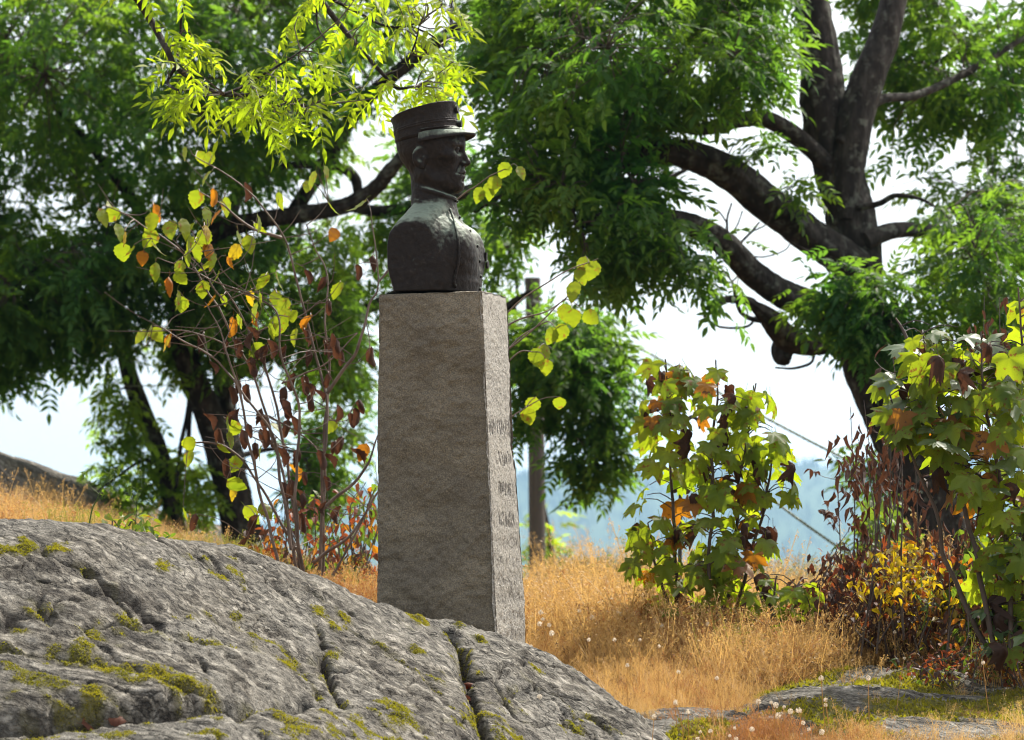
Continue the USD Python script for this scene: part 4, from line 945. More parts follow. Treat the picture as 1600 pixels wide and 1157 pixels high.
# the ashes on the left
Yl = 24.0
build_tree('ash_tree', 'thick forked ash trunk with a broad dense dark green crown at the upper left', None, Yl, [
    ([(385, 850, 40), (374, 815, 33), (362, 760, 30), (350, 710, 30), (332, 660, 27), (312, 615, 24), (295, 575, 22), (282, 530, 20), (276, 470, 18), (290, 410, 17), (330, 365, 16), (400, 345, 15), (470, 335, 15), (540, 322, 15), (580, 300, 14), (615, 260, 12), (660, 200, 9)], -1.2, 'trunk'),
    ([(365, 735, 26), (356, 690, 23), (352, 640, 21), (348, 590, 20), (342, 530, 18), (335, 450, 16), (350, 370, 13), (380, 280, 9)], .6, 'trunk'),
    ([(278, 480, 14), (250, 400, 12), (210, 320, 10), (150, 240, 8), (80, 160, 6), (0, 90, 4)], -.6, 'limb'),
    ([(345, 560, 15), (400, 470, 15), (450, 350, 14), (510, 250, 14), (560, 170, 14), (620, 115, 13), (700, 55, 13), (760, 20, 12), (800, -30, 11), (860, -120, 6)], -1.0, 'limb'),
    ([(560, 310, 8), (555, 280, 10), (530, 262, 9), (480, 258, 8), (420, 265, 6), (360, 280, 3)], -.6, 'limb'),
    ([(540, 322, 9), (600, 330, 10), (680, 315, 11), (760, 290, 12), (830, 275, 10), (900, 285, 5)], .4, 'limb'),
    ([(348, 600, 12), (450, 540, 11), (600, 470, 11), (720, 410, 12), (800, 372, 11), (870, 338, 9), (950, 305, 7), (1040, 280, 5), (1100, 250, 3)], .2, 'limb'),
    ([(300, 600, 5), (292, 650, 4), (282, 700, 4), (276, 760, 3)], -.6, 'branch'),
    ([(620, 200, 10), (680, 160, 10), (720, 130, 6)], -.3, 'limb')],
    [([(-150, -120), (240, -140), (620, -140), (640, 60), (560, 170), (540, 260), (420, 300), (330, 350), (160, 330), (90, 300), (0, 300), (-150, 350)], 23.5, 1.9, 1050, .36),
     ([(-150, 340), (20, 280), (150, 300), (240, 330), (300, 350), (330, 440), (250, 450), (205, 530), (130, 600), (50, 575), (0, 620), (-120, 600)], 23.2, 1.3, 480, .39),
     ([(270, 330), (420, 340), (560, 330), (600, 440), (560, 620), (470, 560), (360, 570), (290, 560), (260, 470)], 23.6, 1.3, 260, .42),
     ([(440, 540), (560, 480), (600, 600), (540, 790), (470, 850), (440, 760), (455, 640)], 24.6, .9, 90, .44),
     ([(560, 330), (640, 200), (760, 180), (760, 480), (600, 480)], 24.5, 1.2, 120, .47),
     ([(640, 60), (760, -60), (840, -130), (880, 40), (760, 110), (700, 180), (620, 170)], 24.0, 1.0, 60, .48)], 22, boughs=34, leaf_L=.225)
build_tree('ash_tree', 'slender bent tree with thin light green leaves left of the forked trunk', None, Yl - .3, [
    ([(280, 850, 20), (270, 800, 17), (262, 750, 16), (250, 710, 17), (238, 680, 18), (225, 650, 18), (212, 615, 17), (200, 580, 14), (190, 530, 12), (186, 460, 10), (196, 380, 7)], .3, 'trunk'),
    ([(255, 730, 6), (225, 720, 4), (190, 740, 3), (150, 770, 2)], -.3, 'branch'), ([(262, 760, 5), (290, 720, 5), (296, 660, 4), (300, 600, 3)], .2, 'branch')],
    [([(150, 590), (215, 560), (235, 640), (190, 680), (150, 660)], 23.6, .4, 14, .4), ([(130, 720), (230, 690), (300, 700), (330, 800), (270, 815), (150, 820), (120, 780)], 23.7, .6, 44, .42),
     ([(160, 640), (215, 660), (240, 720), (150, 720)], 23.6, .4, 12, .42), ([(180, 470), (330, 540), (330, 590), (230, 590)], 23.8, .4, 20, .42), ([(270, 700), (330, 720), (350, 820), (290, 810)], 23.9, .4, 12, .42)], 23, boughs=10, n_part=40, leaf_L=.2, leaf_m='light_ash_leaf')
build_tree('ash_tree', 'leafy ash whose dark green crown hangs over the wooden post beside the pedestal', None, 22.5, [
    ([(700, 940, 26), (705, 860, 23), (712, 760, 21), (720, 660, 20), (740, 560, 18), (770, 510, 13), (795, 480, 8), (818, 462, 4), (832, 456, 1.5)], -.8, 'trunk'),
    ([(735, 580, 12), (800, 560, 10), (870, 560, 8), (930, 590, 5), (960, 640, 3)], -.8, 'limb'), ([(715, 720, 8), (780, 690, 7), (850, 660, 6), (910, 690, 3)], -.9, 'limb')],
    [([(790, 475), (870, 472), (940, 480), (1000, 540), (985, 600), (995, 660), (960, 720), (900, 640), (830, 640), (800, 560)], 21.6, 1.0, 165, .42),
     ([(860, 640), (930, 640), (985, 700), (980, 750), (940, 765), (900, 770), (870, 700)], 21.5, .5, 38, .4), ([(775, 330), (815, 330), (815, 440), (780, 450)], 22, .6, 14, .44), ([(805, 580), (850, 590), (850, 650), (810, 690)], 21.6, .3, 12, .4),
     ([(640, 480), (790, 420), (800, 640), (640, 640)], 22.4, .8, 40, .45)], 24, boughs=14, n_part=120)
small = [([(828, 790), (850, 770), (880, 830), (870, 900), (830, 900)], 31, .5, 9, .3), ([(850, 880), (905, 885), (890, 915), (850, 915)], 31, .4, 6, .3)]
build_tree('young_tree', 'small bright green young tree growing behind the wooden post', None, 31.0, [([(868, 960, 7), (866, 900, 6), (860, 850, 5), (852, 800, 3), (846, 770, 2)], 0, 'trunk'), ([(866, 900, 3), (880, 890, 2), (900, 895, 1.5)], 0, 'branch')], small, 25, boughs=4, n_part=0, leaf_L=.25, leaf_m='young_ash_leaf')

# the sunlit branch that reaches into the top of the picture, and the tree off to the left that carries it
def branch_tree():
    r = np.random.default_rng(61)
    t = thing('ash_tree', 'ash branches with bright sunlit yellow green leaves hanging in at the top', 'tree', (-4.2, 14.6, float(ground_z(np.array([-4.2]), np.array([14.6]))[0])))
    z0 = LOC[str(t.GetPath())]
    Yb = 14.0
    top = P(150, -420, 14.4)
    tp = spline([z0, z0 + [.1, 0, 1.3], z0 + [.25, -.1, 2.8], z0 + [.5, -.1, 4.2], [-3.2, 14.4, 6.6]], 40)
    part(t, 'trunk', tube(tp, np.linspace(.17, .06, 40), 20, bark=.02, seed=3), 'bark', smooth=True)
    lm = spline([tp[24], tp[24] + [.9, 0, .5], P(60, -330, 14.1), P(170, -150, Yb), P(215, 0, Yb)], 30)
    part(t, 'limb', tube(lm, np.linspace(.06, .018, 30), 12, bark=.006, seed=4), 'bark', smooth=True)
    lm2 = spline([tp[28], tp[28] + [1.2, .2, .7], P(300, -360, 14.6), P(420, -160, 14.4), P(500, 0, 14.3)], 30)
    part(t, 'limb', tube(lm2, np.linspace(.05, .016, 30), 12, bark=.006, seed=5), 'bark', smooth=True)
    rows = [([(215, 0), (240, 40), (262, 80), (275, 105), (310, 130), (350, 148), (400, 150), (430, 168)], Yb, .016, .006),
            ([(275, 105), (262, 128), (275, 140), (300, 142)], Yb, .008, .004), ([(350, 148), (380, 135), (440, 100), (470, 80)], Yb - .1, .008, .003), ([(276, 82), (282, 60), (283, 30), (290, 0), (300, -40)], Yb + .1, .007, .003),
            ([(430, 168), (455, 160), (480, 168)], Yb, .005, .003),
            ([(500, 0), (540, 50), (570, 85), (600, 118), (620, 138), (650, 135)], 14.3, .014, .005), ([(600, 118), (630, 105), (648, 70), (655, 40)], 14.3, .007, .003),
            ([(520, 0), (560, 20), (600, 40), (640, 40), (690, 10)], 14.5, .008, .004), ([(495, 0), (496, 40), (510, 65)], 14.3, .006, .003), ([(640, 40), (680, 60), (710, 100)], 14.5, .005, .003)]
    for row, Y, r0, r1 in rows:
        c = spline(P([a for a, _ in row], [b for _, b in row], Y + .05 * np.sin(np.arange(len(row)) * 2.0)), 26)
        part(t, 'branch', tube(c, np.linspace(r0, r1, 26), 8, bark=.001, seed=6), 'bark', smooth=True)
    spots = [([(240, 20), (330, 0), (350, 50), (290, 70), (240, 60)], 13.95, 10), ([(245, 70), (285, 60), (300, 95), (260, 110)], 13.9, 8), ([(300, 60), (345, 60), (350, 100), (300, 110)], 14, 8), ([(235, 130), (280, 110), (330, 140), (310, 175), (240, 175)], 13.9, 16),
             ([(300, 110), (400, 130), (400, 175), (330, 180)], 13.95, 16), ([(345, 85), (400, 85), (400, 130), (360, 140)], 14, 4), ([(400, 110), (440, 60), (500, 50), (530, 100), (500, 140), (430, 160)], 13.9, 34), ([(380, 150), (500, 150), (490, 190), (440, 200), (400, 180)], 13.95, 18),
             ([(440, 170), (480, 170), (470, 205), (445, 205)], 13.9, 5), ([(455, -10), (490, -20), (480, 30), (450, 20)], 14.1, 5), ([(510, -10), (730, -30), (730, 60), (660, 60), (600, 40)], 14.4, 34), ([(585, 130), (620, 100), (690, 60), (730, 90), (720, 140), (690, 160), (640, 155)], 14.2, 36),
             ([(500, 40), (570, 40), (590, 70), (540, 70)], 14.4, 8), ([(585, 120), (615, 125), (610, 160), (590, 160)], 14.2, 5), ([(692, 150), (712, 150), (715, 172), (695, 172)], 14.1, 2), ([(200, -60), (340, -80), (340, -10), (230, 0)], 14, 14), ([(480, -90), (700, -90), (700, -20), (500, -10)], 14.3, 20)]
    wood = np.vstack([spline(P([a for a, _ in row], [b for _, b in row], Y), 20) for row, Y, *_ in rows])
    tr = cKDTree(wood)
    tw = []
    for poly, Y, n in spots:
        n = int(n * .68)
        q, d = inpoly(poly, n, r)
        p = P(q[:, 0], q[:, 1], Y + r.normal(0, .18, n))
        for k in range(n):
            a = wood[tr.query(p[k])[1]]
            out = unit(p[k] - a + [0, 0, .001])
            st = p[k] - out * .05
            if np.linalg.norm(st - a) > .03:
                tw.append(tube(spline([a, (a + st) / 2 + r.normal(0, .02, 3), st], 5), np.linspace(.0035, .0018, 5), 4, cap=False))
            fw = out * .45 + np.array([r.normal(0, .5), r.normal(0, .3), r.uniform(-1.0, .25)])
            up = np.array([r.normal(0, .5), -.7 + r.normal(0, .5), .8])
            part(t, 'leaf', put(ASHN[r.integers(0, 6)], frames(fw[None], up[None]), (st - unit(fw) * .03)[None], [r.uniform(.55, .82)]), 'young_ash_leaf')
    part(t, 'twigs', join(tw), 'dark_twig', kind='stuff')
branch_tree()

# ------------------------------------------------------------------ shrubs and saplings
MAPLE = [maple_leaf(np.random.default_rng(100 + k), c) for k, c in enumerate([.15, .35, .55, .7, .3, .5])]
MAPLE_DRY = [maple_leaf(np.random.default_rng(120 + k), c) for k, c in enumerate([1.0, 1.3, 1.6])]
HAZEL = [hazel_leaf(np.random.default_rng(140 + k), c) for k, c in enumerate([.4, .85, .8, .6])]
HAZEL_DRY = [hazel_leaf(np.random.default_rng(150 + k), c) for k, c in enumerate([1.0, 1.4, 1.7])]

def hang(t, tmpl, at, size, fwd, up, m, name='leaf'):
    part(t, name, put(tmpl, frames(np.asarray(fwd, float)[None], np.asarray(up, float)[None]), np.asarray(at, float)[None], [size]), m, smooth=True)

def stems(t, rows, Y, r0, r1, m='twig', sides=7, jit=0.0, seed=0, name='stem'):
    r = np.random.default_rng(seed)
    out = []
    for k, row in enumerate(rows):
        a = np.array(row, float)
        Ys = Y + jit * r.normal(0, 1) + np.cumsum(r.normal(0, jit * .3, len(a)))
        c = spline(P(a[:, 0], a[:, 1], Ys), 8 * len(a))
        c = c + (np.stack([meshkit.fbm(c * 6 + 3 * q + k, 2, seed + q) for q in range(3)], -1) - .5) * .035 * np.minimum(1, np.arange(len(c)) / 6)[:, None]
        rad = np.linspace(r0 if np.isscalar(r0) else r0[k], r1, len(c))
        part(t, name, tube(c, rad, sides), m, smooth=True)
        out.append(c)
    return out

def maple(name, label, rows, Y, n, seed, size, region=None, r0=.009, dry=.16, orange=.12, base_green='maple_leaf', pale=0.0, lean=0.0, spread=.14, topfrac=0.0):
    r = np.random.default_rng(seed)
    b = P(rows[0][0][0], rows[0][0][1], Y)
    t = thing(name, label, 'sapling', tuple(b))
    cs = stems(t, rows, Y, r0, .003, 'dark_twig', 7, .05, seed)
    lens = np.array([np.linalg.norm(np.diff(c, axis=0), axis=1).sum() for c in cs])
    made = 0
    while made < n:
        c = cs[r.choice(len(cs), p=lens / lens.sum())]
        f = r.uniform(topfrac, 1) ** .8
        a = c[min(len(c) - 1, int(f * len(c)))]
        an = r.uniform(0, 2 * np.pi)
        reach = r.uniform(.05, spread) * (1.25 - .55 * f)
        d = np.array([math.cos(an), math.sin(an), 0])
        sz = size * r.uniform(.6, 1.12)
        node = a + d * reach + [0, 0, r.uniform(-.01, .05)]
        x, y = proj(node)
        if region is not None and not shapely.contains_xy(region, x, y):
            continue
        made += 1
        if reach > .09:
            part(t, 'twig', tube(spline([a, (a + node) / 2 + [0, 0, .02], node], 5), np.linspace(.0028, .0016, 5), 4, cap=False), 'dark_twig')
        k = r.uniform()
        fwd = d * r.uniform(.35, 1.0) + np.array([0, 0, -r.uniform(.5, 1.4)]) + r.normal(0, .15, 3)
        up = d * .6 + np.array([0, -.35, r.uniform(.3, 1.0)]) + r.normal(0, .3, 3)
        off = unit(fwd) * sz * .55
        if k < dry: hang(t, MAPLE_DRY[r.integers(0, 3)], node + off * [1, 1, 1], sz * .9, fwd * [.4, .4, 1.3], up, 'brown_leaf')
        elif k < dry + orange: hang(t, MAPLE[r.integers(0, 6)], node + off, sz, fwd, up, 'orange_leaf')
        elif k < dry + orange + pale: hang(t, MAPLE[r.integers(0, 3)], node + off, sz, d + np.array([0, -.2, -.25]), np.array([r.normal(0, .3), -.5, 1.]), 'pale_maple_leaf')
        else: hang(t, MAPLE[r.integers(0, 6)], node + off, sz, fwd, up, base_green)
    return t
maple('maple_sapling', 'upright maple sapling with green and brown leaves in dry grass right of the pedestal',
      [[(1058, 985), (1056, 880), (1050, 760), (1044, 650), (1042, 600), (1038, 560)], [(1108, 985), (1108, 880), (1112, 760), (1117, 660), (1119, 600), (1120, 560)], [(1135, 985), (1146, 860), (1160, 740), (1172, 660), (1180, 600)],
       [(1062, 985), (1040, 930), (1020, 880), (1012, 820)], [(1140, 985), (1165, 900), (1190, 800), (1205, 730), (1215, 690)]], 14.2, 270, 71, .086,
      region=shapely.Polygon([(985, 870), (995, 690), (1010, 600), (1030, 545), (1075, 560), (1085, 640), (1100, 600), (1105, 565), (1140, 570), (1145, 620), (1165, 595), (1200, 600), (1200, 660), (1240, 700), (1240, 800), (1205, 860), (1190, 950), (1010, 950)]), dry=.17, orange=.07)
maple('maple_sapling', 'low maple seedling between the upright sapling and the dark thicket', [[(1205, 985), (1208, 940), (1215, 900)], [(1215, 985), (1235, 940), (1250, 910)], [(1210, 985), (1190, 940), (1200, 920)]], 14.0, 40, 72, .070, dry=.25, orange=.05, spread=.16)
maple('maple_sapling', 'broad leafy maple bush with green pale and yellow leaves at the right edge',
      [[(1560, 1040), (1530, 900), (1500, 760), (1470, 640), (1450, 560), (1440, 520)], [(1580, 1040), (1575, 880), (1560, 740), (1540, 620), (1530, 520)], [(1600, 1040), (1620, 860), (1620, 700), (1600, 560), (1590, 450)], [(1560, 1040), (1500, 930), (1460, 800), (1420, 690), (1385, 600)], [(1620, 1040), (1660, 850), (1680, 650)], [(1570, 1040), (1600, 950), (1590, 800), (1480, 700), (1420, 640)], [(1450, 620), (1420, 540), (1400, 500)]], 13.0, 370, 73, .098,
      region=shapely.Polygon([(1385, 640), (1395, 560), (1430, 510), (1480, 500), (1540, 520), (1590, 450), (1700, 420), (1700, 1010), (1560, 1000), (1530, 900), (1520, 780), (1450, 700), (1400, 690)]), dry=.10, orange=.06, pale=.20, spread=.20, r0=.012, topfrac=.0)

# hazel behind the pedestal: placed leaf by leaf
hz = thing('hazel_shrub', 'sparse hazel shrub with bare stems and yellow green leaves behind the pedestal', 'shrub', tuple(P(480, 880, 14.6)))
hst = stems(hz, [[(465, 900), (455, 830), (440, 740), (400, 600), (340, 480), (290, 400), (210, 345), (160, 322)], [(470, 900), (450, 720), (420, 600), (380, 500), (330, 420), (322, 345)], [(500, 900), (505, 700), (512, 622), (485, 520), (460, 430), (440, 370), (400, 310), (340, 262), (300, 240)],
             [(505, 900), (508, 700), (513, 600), (508, 500), (508, 420), (480, 350)], [(511, 615), (560, 540), (578, 480), (592, 440), (580, 330)], [(440, 372), (390, 352), (350, 322), (312, 302)], [(440, 900), (400, 740), (370, 600), (345, 520), (320, 470)],
             [(475, 900), (460, 790), (470, 650), (440, 560), (425, 480), (330, 440), (245, 400)], [(455, 860), (430, 700), (400, 640), (330, 560), (260, 520), (235, 510)], [(470, 870), (420, 780), (360, 700), (300, 690), (290, 700)], [(500, 800), (560, 740), (585, 700), (600, 650)], [(490, 880), (540, 840), (570, 800), (590, 760)],
             [(520, 900), (620, 720), (700, 580), (800, 480), (870, 430), (935, 402)], [(700, 580), (797, 505), (850, 488), (885, 470)], [(660, 660), (760, 570), (840, 510), (905, 440)], [(640, 690), (740, 620), (800, 540), (850, 505), (868, 515)], [(620, 720), (720, 660), (800, 560), (840, 550)], [(600, 760), (740, 690), (790, 660), (822, 640)],
             [(592, 440), (660, 360), (720, 305), (742, 290), (800, 258)], [(330, 480), (360, 470), (420, 440)], [(400, 520), (460, 500), (500, 470)], [(380, 550), (300, 520), (260, 515)], [(440, 600), (520, 560), (560, 520)], [(350, 470), (320, 430), (300, 360)], [(420, 650), (480, 690), (505, 720)], [(450, 700), (400, 690), (350, 650)]], 14.4, [.008] * 12 + [.005] * 7 + [.004] * 7, .0022, 'twig', 6, .09, 81)
Z = lambda pts, ox, oy, s: [(ox + a / s, oy + b / s, k) for a, b, k in pts]
g, o_, b_ = 'hazel_leaf', 'orange_leaf', 'brown_leaf'
spots = Z([(110, 430, g), (150, 390, g), (210, 430, g), (195, 505, g), (240, 545, o_), (225, 600, g), (350, 520, g), (400, 540, g), (380, 590, g), (285, 615, g), (335, 640, o_), (395, 700, g), (505, 840, g), (465, 770, o_), (555, 120, g), (610, 140, g), (690, 150, g), (680, 240, g), (610, 335, g), (685, 330, o_), (730, 440, o_), (740, 370, g), (852, 300, b_),
           (465, 490, g), (525, 480, g), (590, 500, g), (640, 530, g), (590, 600, g), (640, 610, o_), (690, 650, g), (530, 690, g), (715, 740, g), (630, 790, g), (750, 670, o_), (810, 540, g), (855, 560, g), (960, 750, g), (920, 840, g), (910, 900, g), (990, 840, g), (1030, 980, g), (1080, 940, g), (740, 860, g), (695, 860, o_), (470, 1060, o_), (380, 1010, g), (350, 1040, g),
           (1200, 240, g), (1170, 290, g), (1240, 215, g), (1455, 380, g), (885, 1110, g), (1410, 710, b_), (1490, 660, b_), (1150, 735, b_), (1265, 890, b_), (1300, 1090, b_), (800, 1080, b_), (950, 1110, b_), (1260, 770, b_), (1105, 1030, g), (560, 640, g), (610, 580, g), (670, 690, g), (570, 560, g)], 120, 200, 3.215)
spots += Z([(860, 620, g), (900, 640, g), (860, 680, g), (820, 725, g), (1020, 650, g), (700, 700, g), (715, 750, g), (855, 860, g), (890, 885, o_), (1095, 800, o_), (640, 310, o_), (570, 290, g), (1065, 255, g), (1095, 220, g), (955, 345, g), (885, 330, b_), (1000, 360, b_), (940, 400, b_), (1165, 540, b_), (1105, 460, b_), (1260, 330, b_), (1075, 510, b_), (990, 590, b_), (1000, 670, b_), (1105, 620, b_), (1200, 750, b_), (1380, 725, o_), (1350, 560, b_), (690, 965, g), (735, 990, b_),
            (925, 500, b_), (870, 510, b_), (1240, 460, b_), (1060, 560, b_), (1130, 740, b_), (930, 650, b_), (850, 330, b_), (1340, 590, b_), (1190, 520, b_), (1270, 640, g), (920, 960, g), (980, 950, g), (1060, 870, b_), (960, 720, b_)], 0, 400, 2.41)
spots += [(932, 415, g), (915, 408, g), (905, 425, g), (880, 482, g), (900, 447, g), (895, 490, g), (912, 495, g), (868, 520, g), (885, 515, g), (850, 545, g), (853, 568, g), (833, 552, g), (822, 645, g), (838, 628, g), (875, 628, g), (752, 300, g), (776, 282, g), (768, 292, g), (795, 262, g), (808, 268, g)]
hp = np.vstack(hst); ht = cKDTree(hp)
r = np.random.default_rng(83)
low = (proj(hp)[0] < 590) & (proj(hp)[1] > 330)
fine = []
for _ in range(150):
    a = hp[r.choice(np.where(low)[0])]
    d = np.array([r.normal(0, 1), r.normal(0, .5), r.normal(.25, .5)]); L = r.uniform(.08, .34)
    if proj(a + unit(d) * L)[0] > 588: continue
    fine.append(spline([a, a + unit(d) * L * .5 + r.normal(0, .02, 3), a + unit(d) * L + [0, 0, .03]], 6))
part(hz, 'twigs', join([tube(c, np.linspace(.0024, .0012, 6), 4, cap=False) for c in fine]), 'twig', kind='stuff')
for c in fine:
    x, y = proj(c[-1])
    k = r.uniform()
    if y > 500 and k < .55: spots.append((x, y + 6, b_))
    elif y < 520 and k < .30: spots.append((x, y + 6, g if k < .24 else o_))
    elif k > .96: spots.append((x, y + 6, g))
hp = np.vstack([hp] + fine)
hpx, hpy = proj(hp)
for sx, sy, m in spots:
    i = np.argmin((hpx - sx) ** 2 + (hpy - sy + 8) ** 2)
    Yl_ = hp[i, 1] + r.normal(0, .05)
    at = P(sx, sy - 8, Yl_)
    L = np.linalg.norm(at - hp[i])
    if L > .03:
        part(hz, 'twig', tube(spline([hp[i], (hp[i] + at) / 2 + [0, 0, .1 * L], at], 6), np.linspace(.0024, .0012, 6), 4, cap=False), 'twig')
    fwd = np.array([r.normal(0, .55), r.normal(0, .3), -1.0]); up = np.array([r.normal(0, 1.1), -.7 + r.normal(0, .5), .3])
    if sx > 600: up = np.array([r.normal(0, .4), -1, .2])
    if m == o_ and r.uniform() < .4: m = 'yellow_leaf'
    if m == b_ or (m == o_ and r.uniform() < .75): hang(hz, HAZEL_DRY[r.integers(0, 3)], at, r.uniform(.06, .09), fwd * [.4, .4, 1], up, m)
    else: hang(hz, HAZEL[r.integers(0, 4)], at, r.uniform(.062, .095), fwd, up, m)

for k, (lx, ly, sz) in enumerate([(146, 1098, .07), (166, 1099, .055), (182, 1097, .05), (733, 1050, .05), (730, 1066, .04)]):
    h = rock_hit(lx, ly)
    h[2] = float(rz_at(h[1::-1][None])[0]) + .012
    tm = HAZEL_DRY[k % 3] if k % 2 else HAZEL[k % 4]
    o = part(None, 'fallen_leaf', put(tm, frames(np.array([[1., .4 - .3 * k, .1]]), np.array([[.2, -.9, .6]])), h[None] - [sz / 2, 0, 0], [sz]), 'red_leaf', smooth=True)
    tag(o, ['rust red fallen leaf, leftmost in the long low crack of the rock dome', 'rust red fallen leaf in the middle of the row in the long low rock crack', 'rust red fallen leaf, rightmost in the long low crack of the rock dome',
            'upper red leaf lodged in the steep crack below the pedestal', 'lower red leaf lodged in the steep crack below the pedestal'][k], 'leaf')

# small-leaved undergrowth: leaves past counting
def undergrowth(name, label, cat, polys, Y, nst, seed, m_list, leaf=.05, base_y=None, stemm='dark_twig', hang_down=.5, tmpl=None, dense=14, slope=0.35):
    r = np.random.default_rng(seed)
    tmpl = tmpl or [lance(.5, .2, .3), lance(.42, .1, .5)]
    allq = np.vstack([inpoly(p, n, r)[0] for p, n in polys])
    t = thing(name, label, cat, tuple(P(allq[:, 0].mean(), base_y, Y)))
    st, L = [], {m: ([], [], [], []) for m, _ in m_list}
    pr = np.array([w for _, w in m_list]); pr = pr / pr.sum()
    k = 0
    for x, y in allq:
        Yk = Y + r.normal(0, .25)
        tip = P(x, y, Yk)
        b = P(x + r.normal(0, 28), base_y + r.uniform(-5, 25), Yk + r.normal(0, .1))
        c = spline([b, (b + tip) / 2 + r.normal(0, .05, 3), tip], 10)
        if r.uniform() < nst: st.append(tube(c, np.linspace(.0045, .0015, 10), 4, cap=False))
        mm = r.choice(len(m_list), p=pr)
        for q in range(dense):
            f = r.uniform(.45, 1) ** .6
            p = c[int(f * 9)] + r.normal(0, .035, 3)
            d = np.array([r.normal(0, 1), r.normal(0, 1), -hang_down * 2 + r.normal(0, .6)])
            A = L[m_list[mm if r.uniform() < .7 else r.choice(len(m_list), p=pr)][0]]
            A[0].append(p); A[1].append(d); A[2].append((r.normal(0, .6), r.normal(0, .6), 1)); A[3].append(leaf * r.uniform(.6, 1.3))
    if st: part(t, 'stems', join(st), stemm, kind='stuff')
    for m, A in L.items():
        if A[0]:
            pos, sc = np.array(A[0]), np.array(A[3]); R = frames(np.array(A[1]), np.array(A[2])); w = r.integers(0, len(tmpl), len(pos))
            part(t, 'foliage', join([put(tmpl[q], R[w == q], pos[w == q], sc[w == q]) for q in range(len(tmpl))]), m, kind='stuff')
    return t
undergrowth('bramble_thicket', 'tangled dark brown and orange thicket at the foot of the old ash', 'thicket', [([(1240, 960), (1290, 870), (1330, 800), (1400, 830), (1560, 860), (1640, 900), (1640, 1010), (1400, 1000)], 230)], 14.4, .9, 91, [('brown_leaf', 1), ('red_leaf', .25)], .045, 1010, dense=16)
undergrowth('yellow_shrub', 'shrub of small bright yellow orange leaves glowing in front of the old ash trunk', 'shrub', [([(1360, 850), (1400, 815), (1450, 830), (1460, 870), (1380, 900)], 26), ([(1380, 890), (1500, 860), (1560, 900), (1540, 930), (1400, 930)], 26)], 13.8, .2, 92, [('yellow_leaf', 1), ('orange_leaf', .35)], .045, 1005, dense=10, hang_down=.2)
undergrowth('dead_shrub', 'dead shrub hung with brown curled leaves in front of the leaning trunk', 'shrub', [([(1310, 640), (1350, 620), (1370, 700), (1330, 720)], 10), ([(1380, 580), (1430, 600), (1430, 680), (1380, 660)], 12), ([(1400, 700), (1520, 700), (1540, 820), (1420, 820)], 10), ([(1480, 420), (1590, 440), (1600, 540), (1560, 560)], 18)], 14.2, .25, 93, [('brown_leaf', 1)], .062, 1010, dense=9, hang_down=1.4, tmpl=[lance(.28, .5, .4), lance(.34, .6, .8)])
undergrowth('red_undergrowth', 'low rust red leafy undergrowth around the feet of the hazel stems', 'undergrowth', [([(380, 870), (400, 800), (480, 760), (590, 740), (590, 890), (480, 890)], 60), ([(320, 860), (400, 820), (450, 870)], 10)], 15.2, .8, 94, [('red_leaf', 1), ('brown_leaf', .5), ('orange_leaf', .3), ('weed_leaf', .45)], .05, 905, dense=7)
undergrowth('dark_shrub', 'dark green and brown leafy shrub filling the lower right corner behind the maple bush', 'shrub', [([(1470, 930), (1520, 760), (1660, 720), (1660, 1010), (1480, 1010)], 90)], 14.0, .6, 99, [('weed_leaf', 1), ('brown_leaf', .8)], .06, 1030, dense=12)
undergrowth('green_bush', 'small fresh green bush at the edge of the trunk of the old ash', 'shrub', [([(1340, 780), (1370, 720), (1410, 740), (1410, 830), (1360, 830)], 26)], 17.0, .8, 95, [('weed_leaf', 1)], .08, 990, dense=12, hang_down=.3)
undergrowth('green_bush', 'sunlit yellow green clump of leaves at the crest of the rock at the left', 'shrub', [([(165, 832), (200, 815), (235, 822), (240, 845), (180, 845)], 22)], 13.4, .6, 96, [('weed_leaf', 1), ('hazel_leaf', .6)], .05, 870, dense=10, hang_down=.2)
undergrowth('green_bush', 'thin green and red shrub between the pedestal and the hazel stems', 'shrub', [([(520, 800), (588, 690), (590, 880), (540, 880)], 22)], 15.6, .8, 97, [('weed_leaf', 1), ('red_leaf', .4), ('orange_leaf', .3)], .055, 930, dense=7)
undergrowth('sorrel_patch', 'patch of low rusty red and green weeds at the right edge below the thicket', 'undergrowth', [([(1400, 1060), (1430, 1020), (1520, 1000), (1640, 990), (1640, 1090), (1530, 1090)], 190)], 13.4, .9, 98, [('red_leaf', 1), ('brown_leaf', .5), ('weed_leaf', .6), ('orange_leaf', .3)], .035, 1100, dense=10, hang_down=.1)

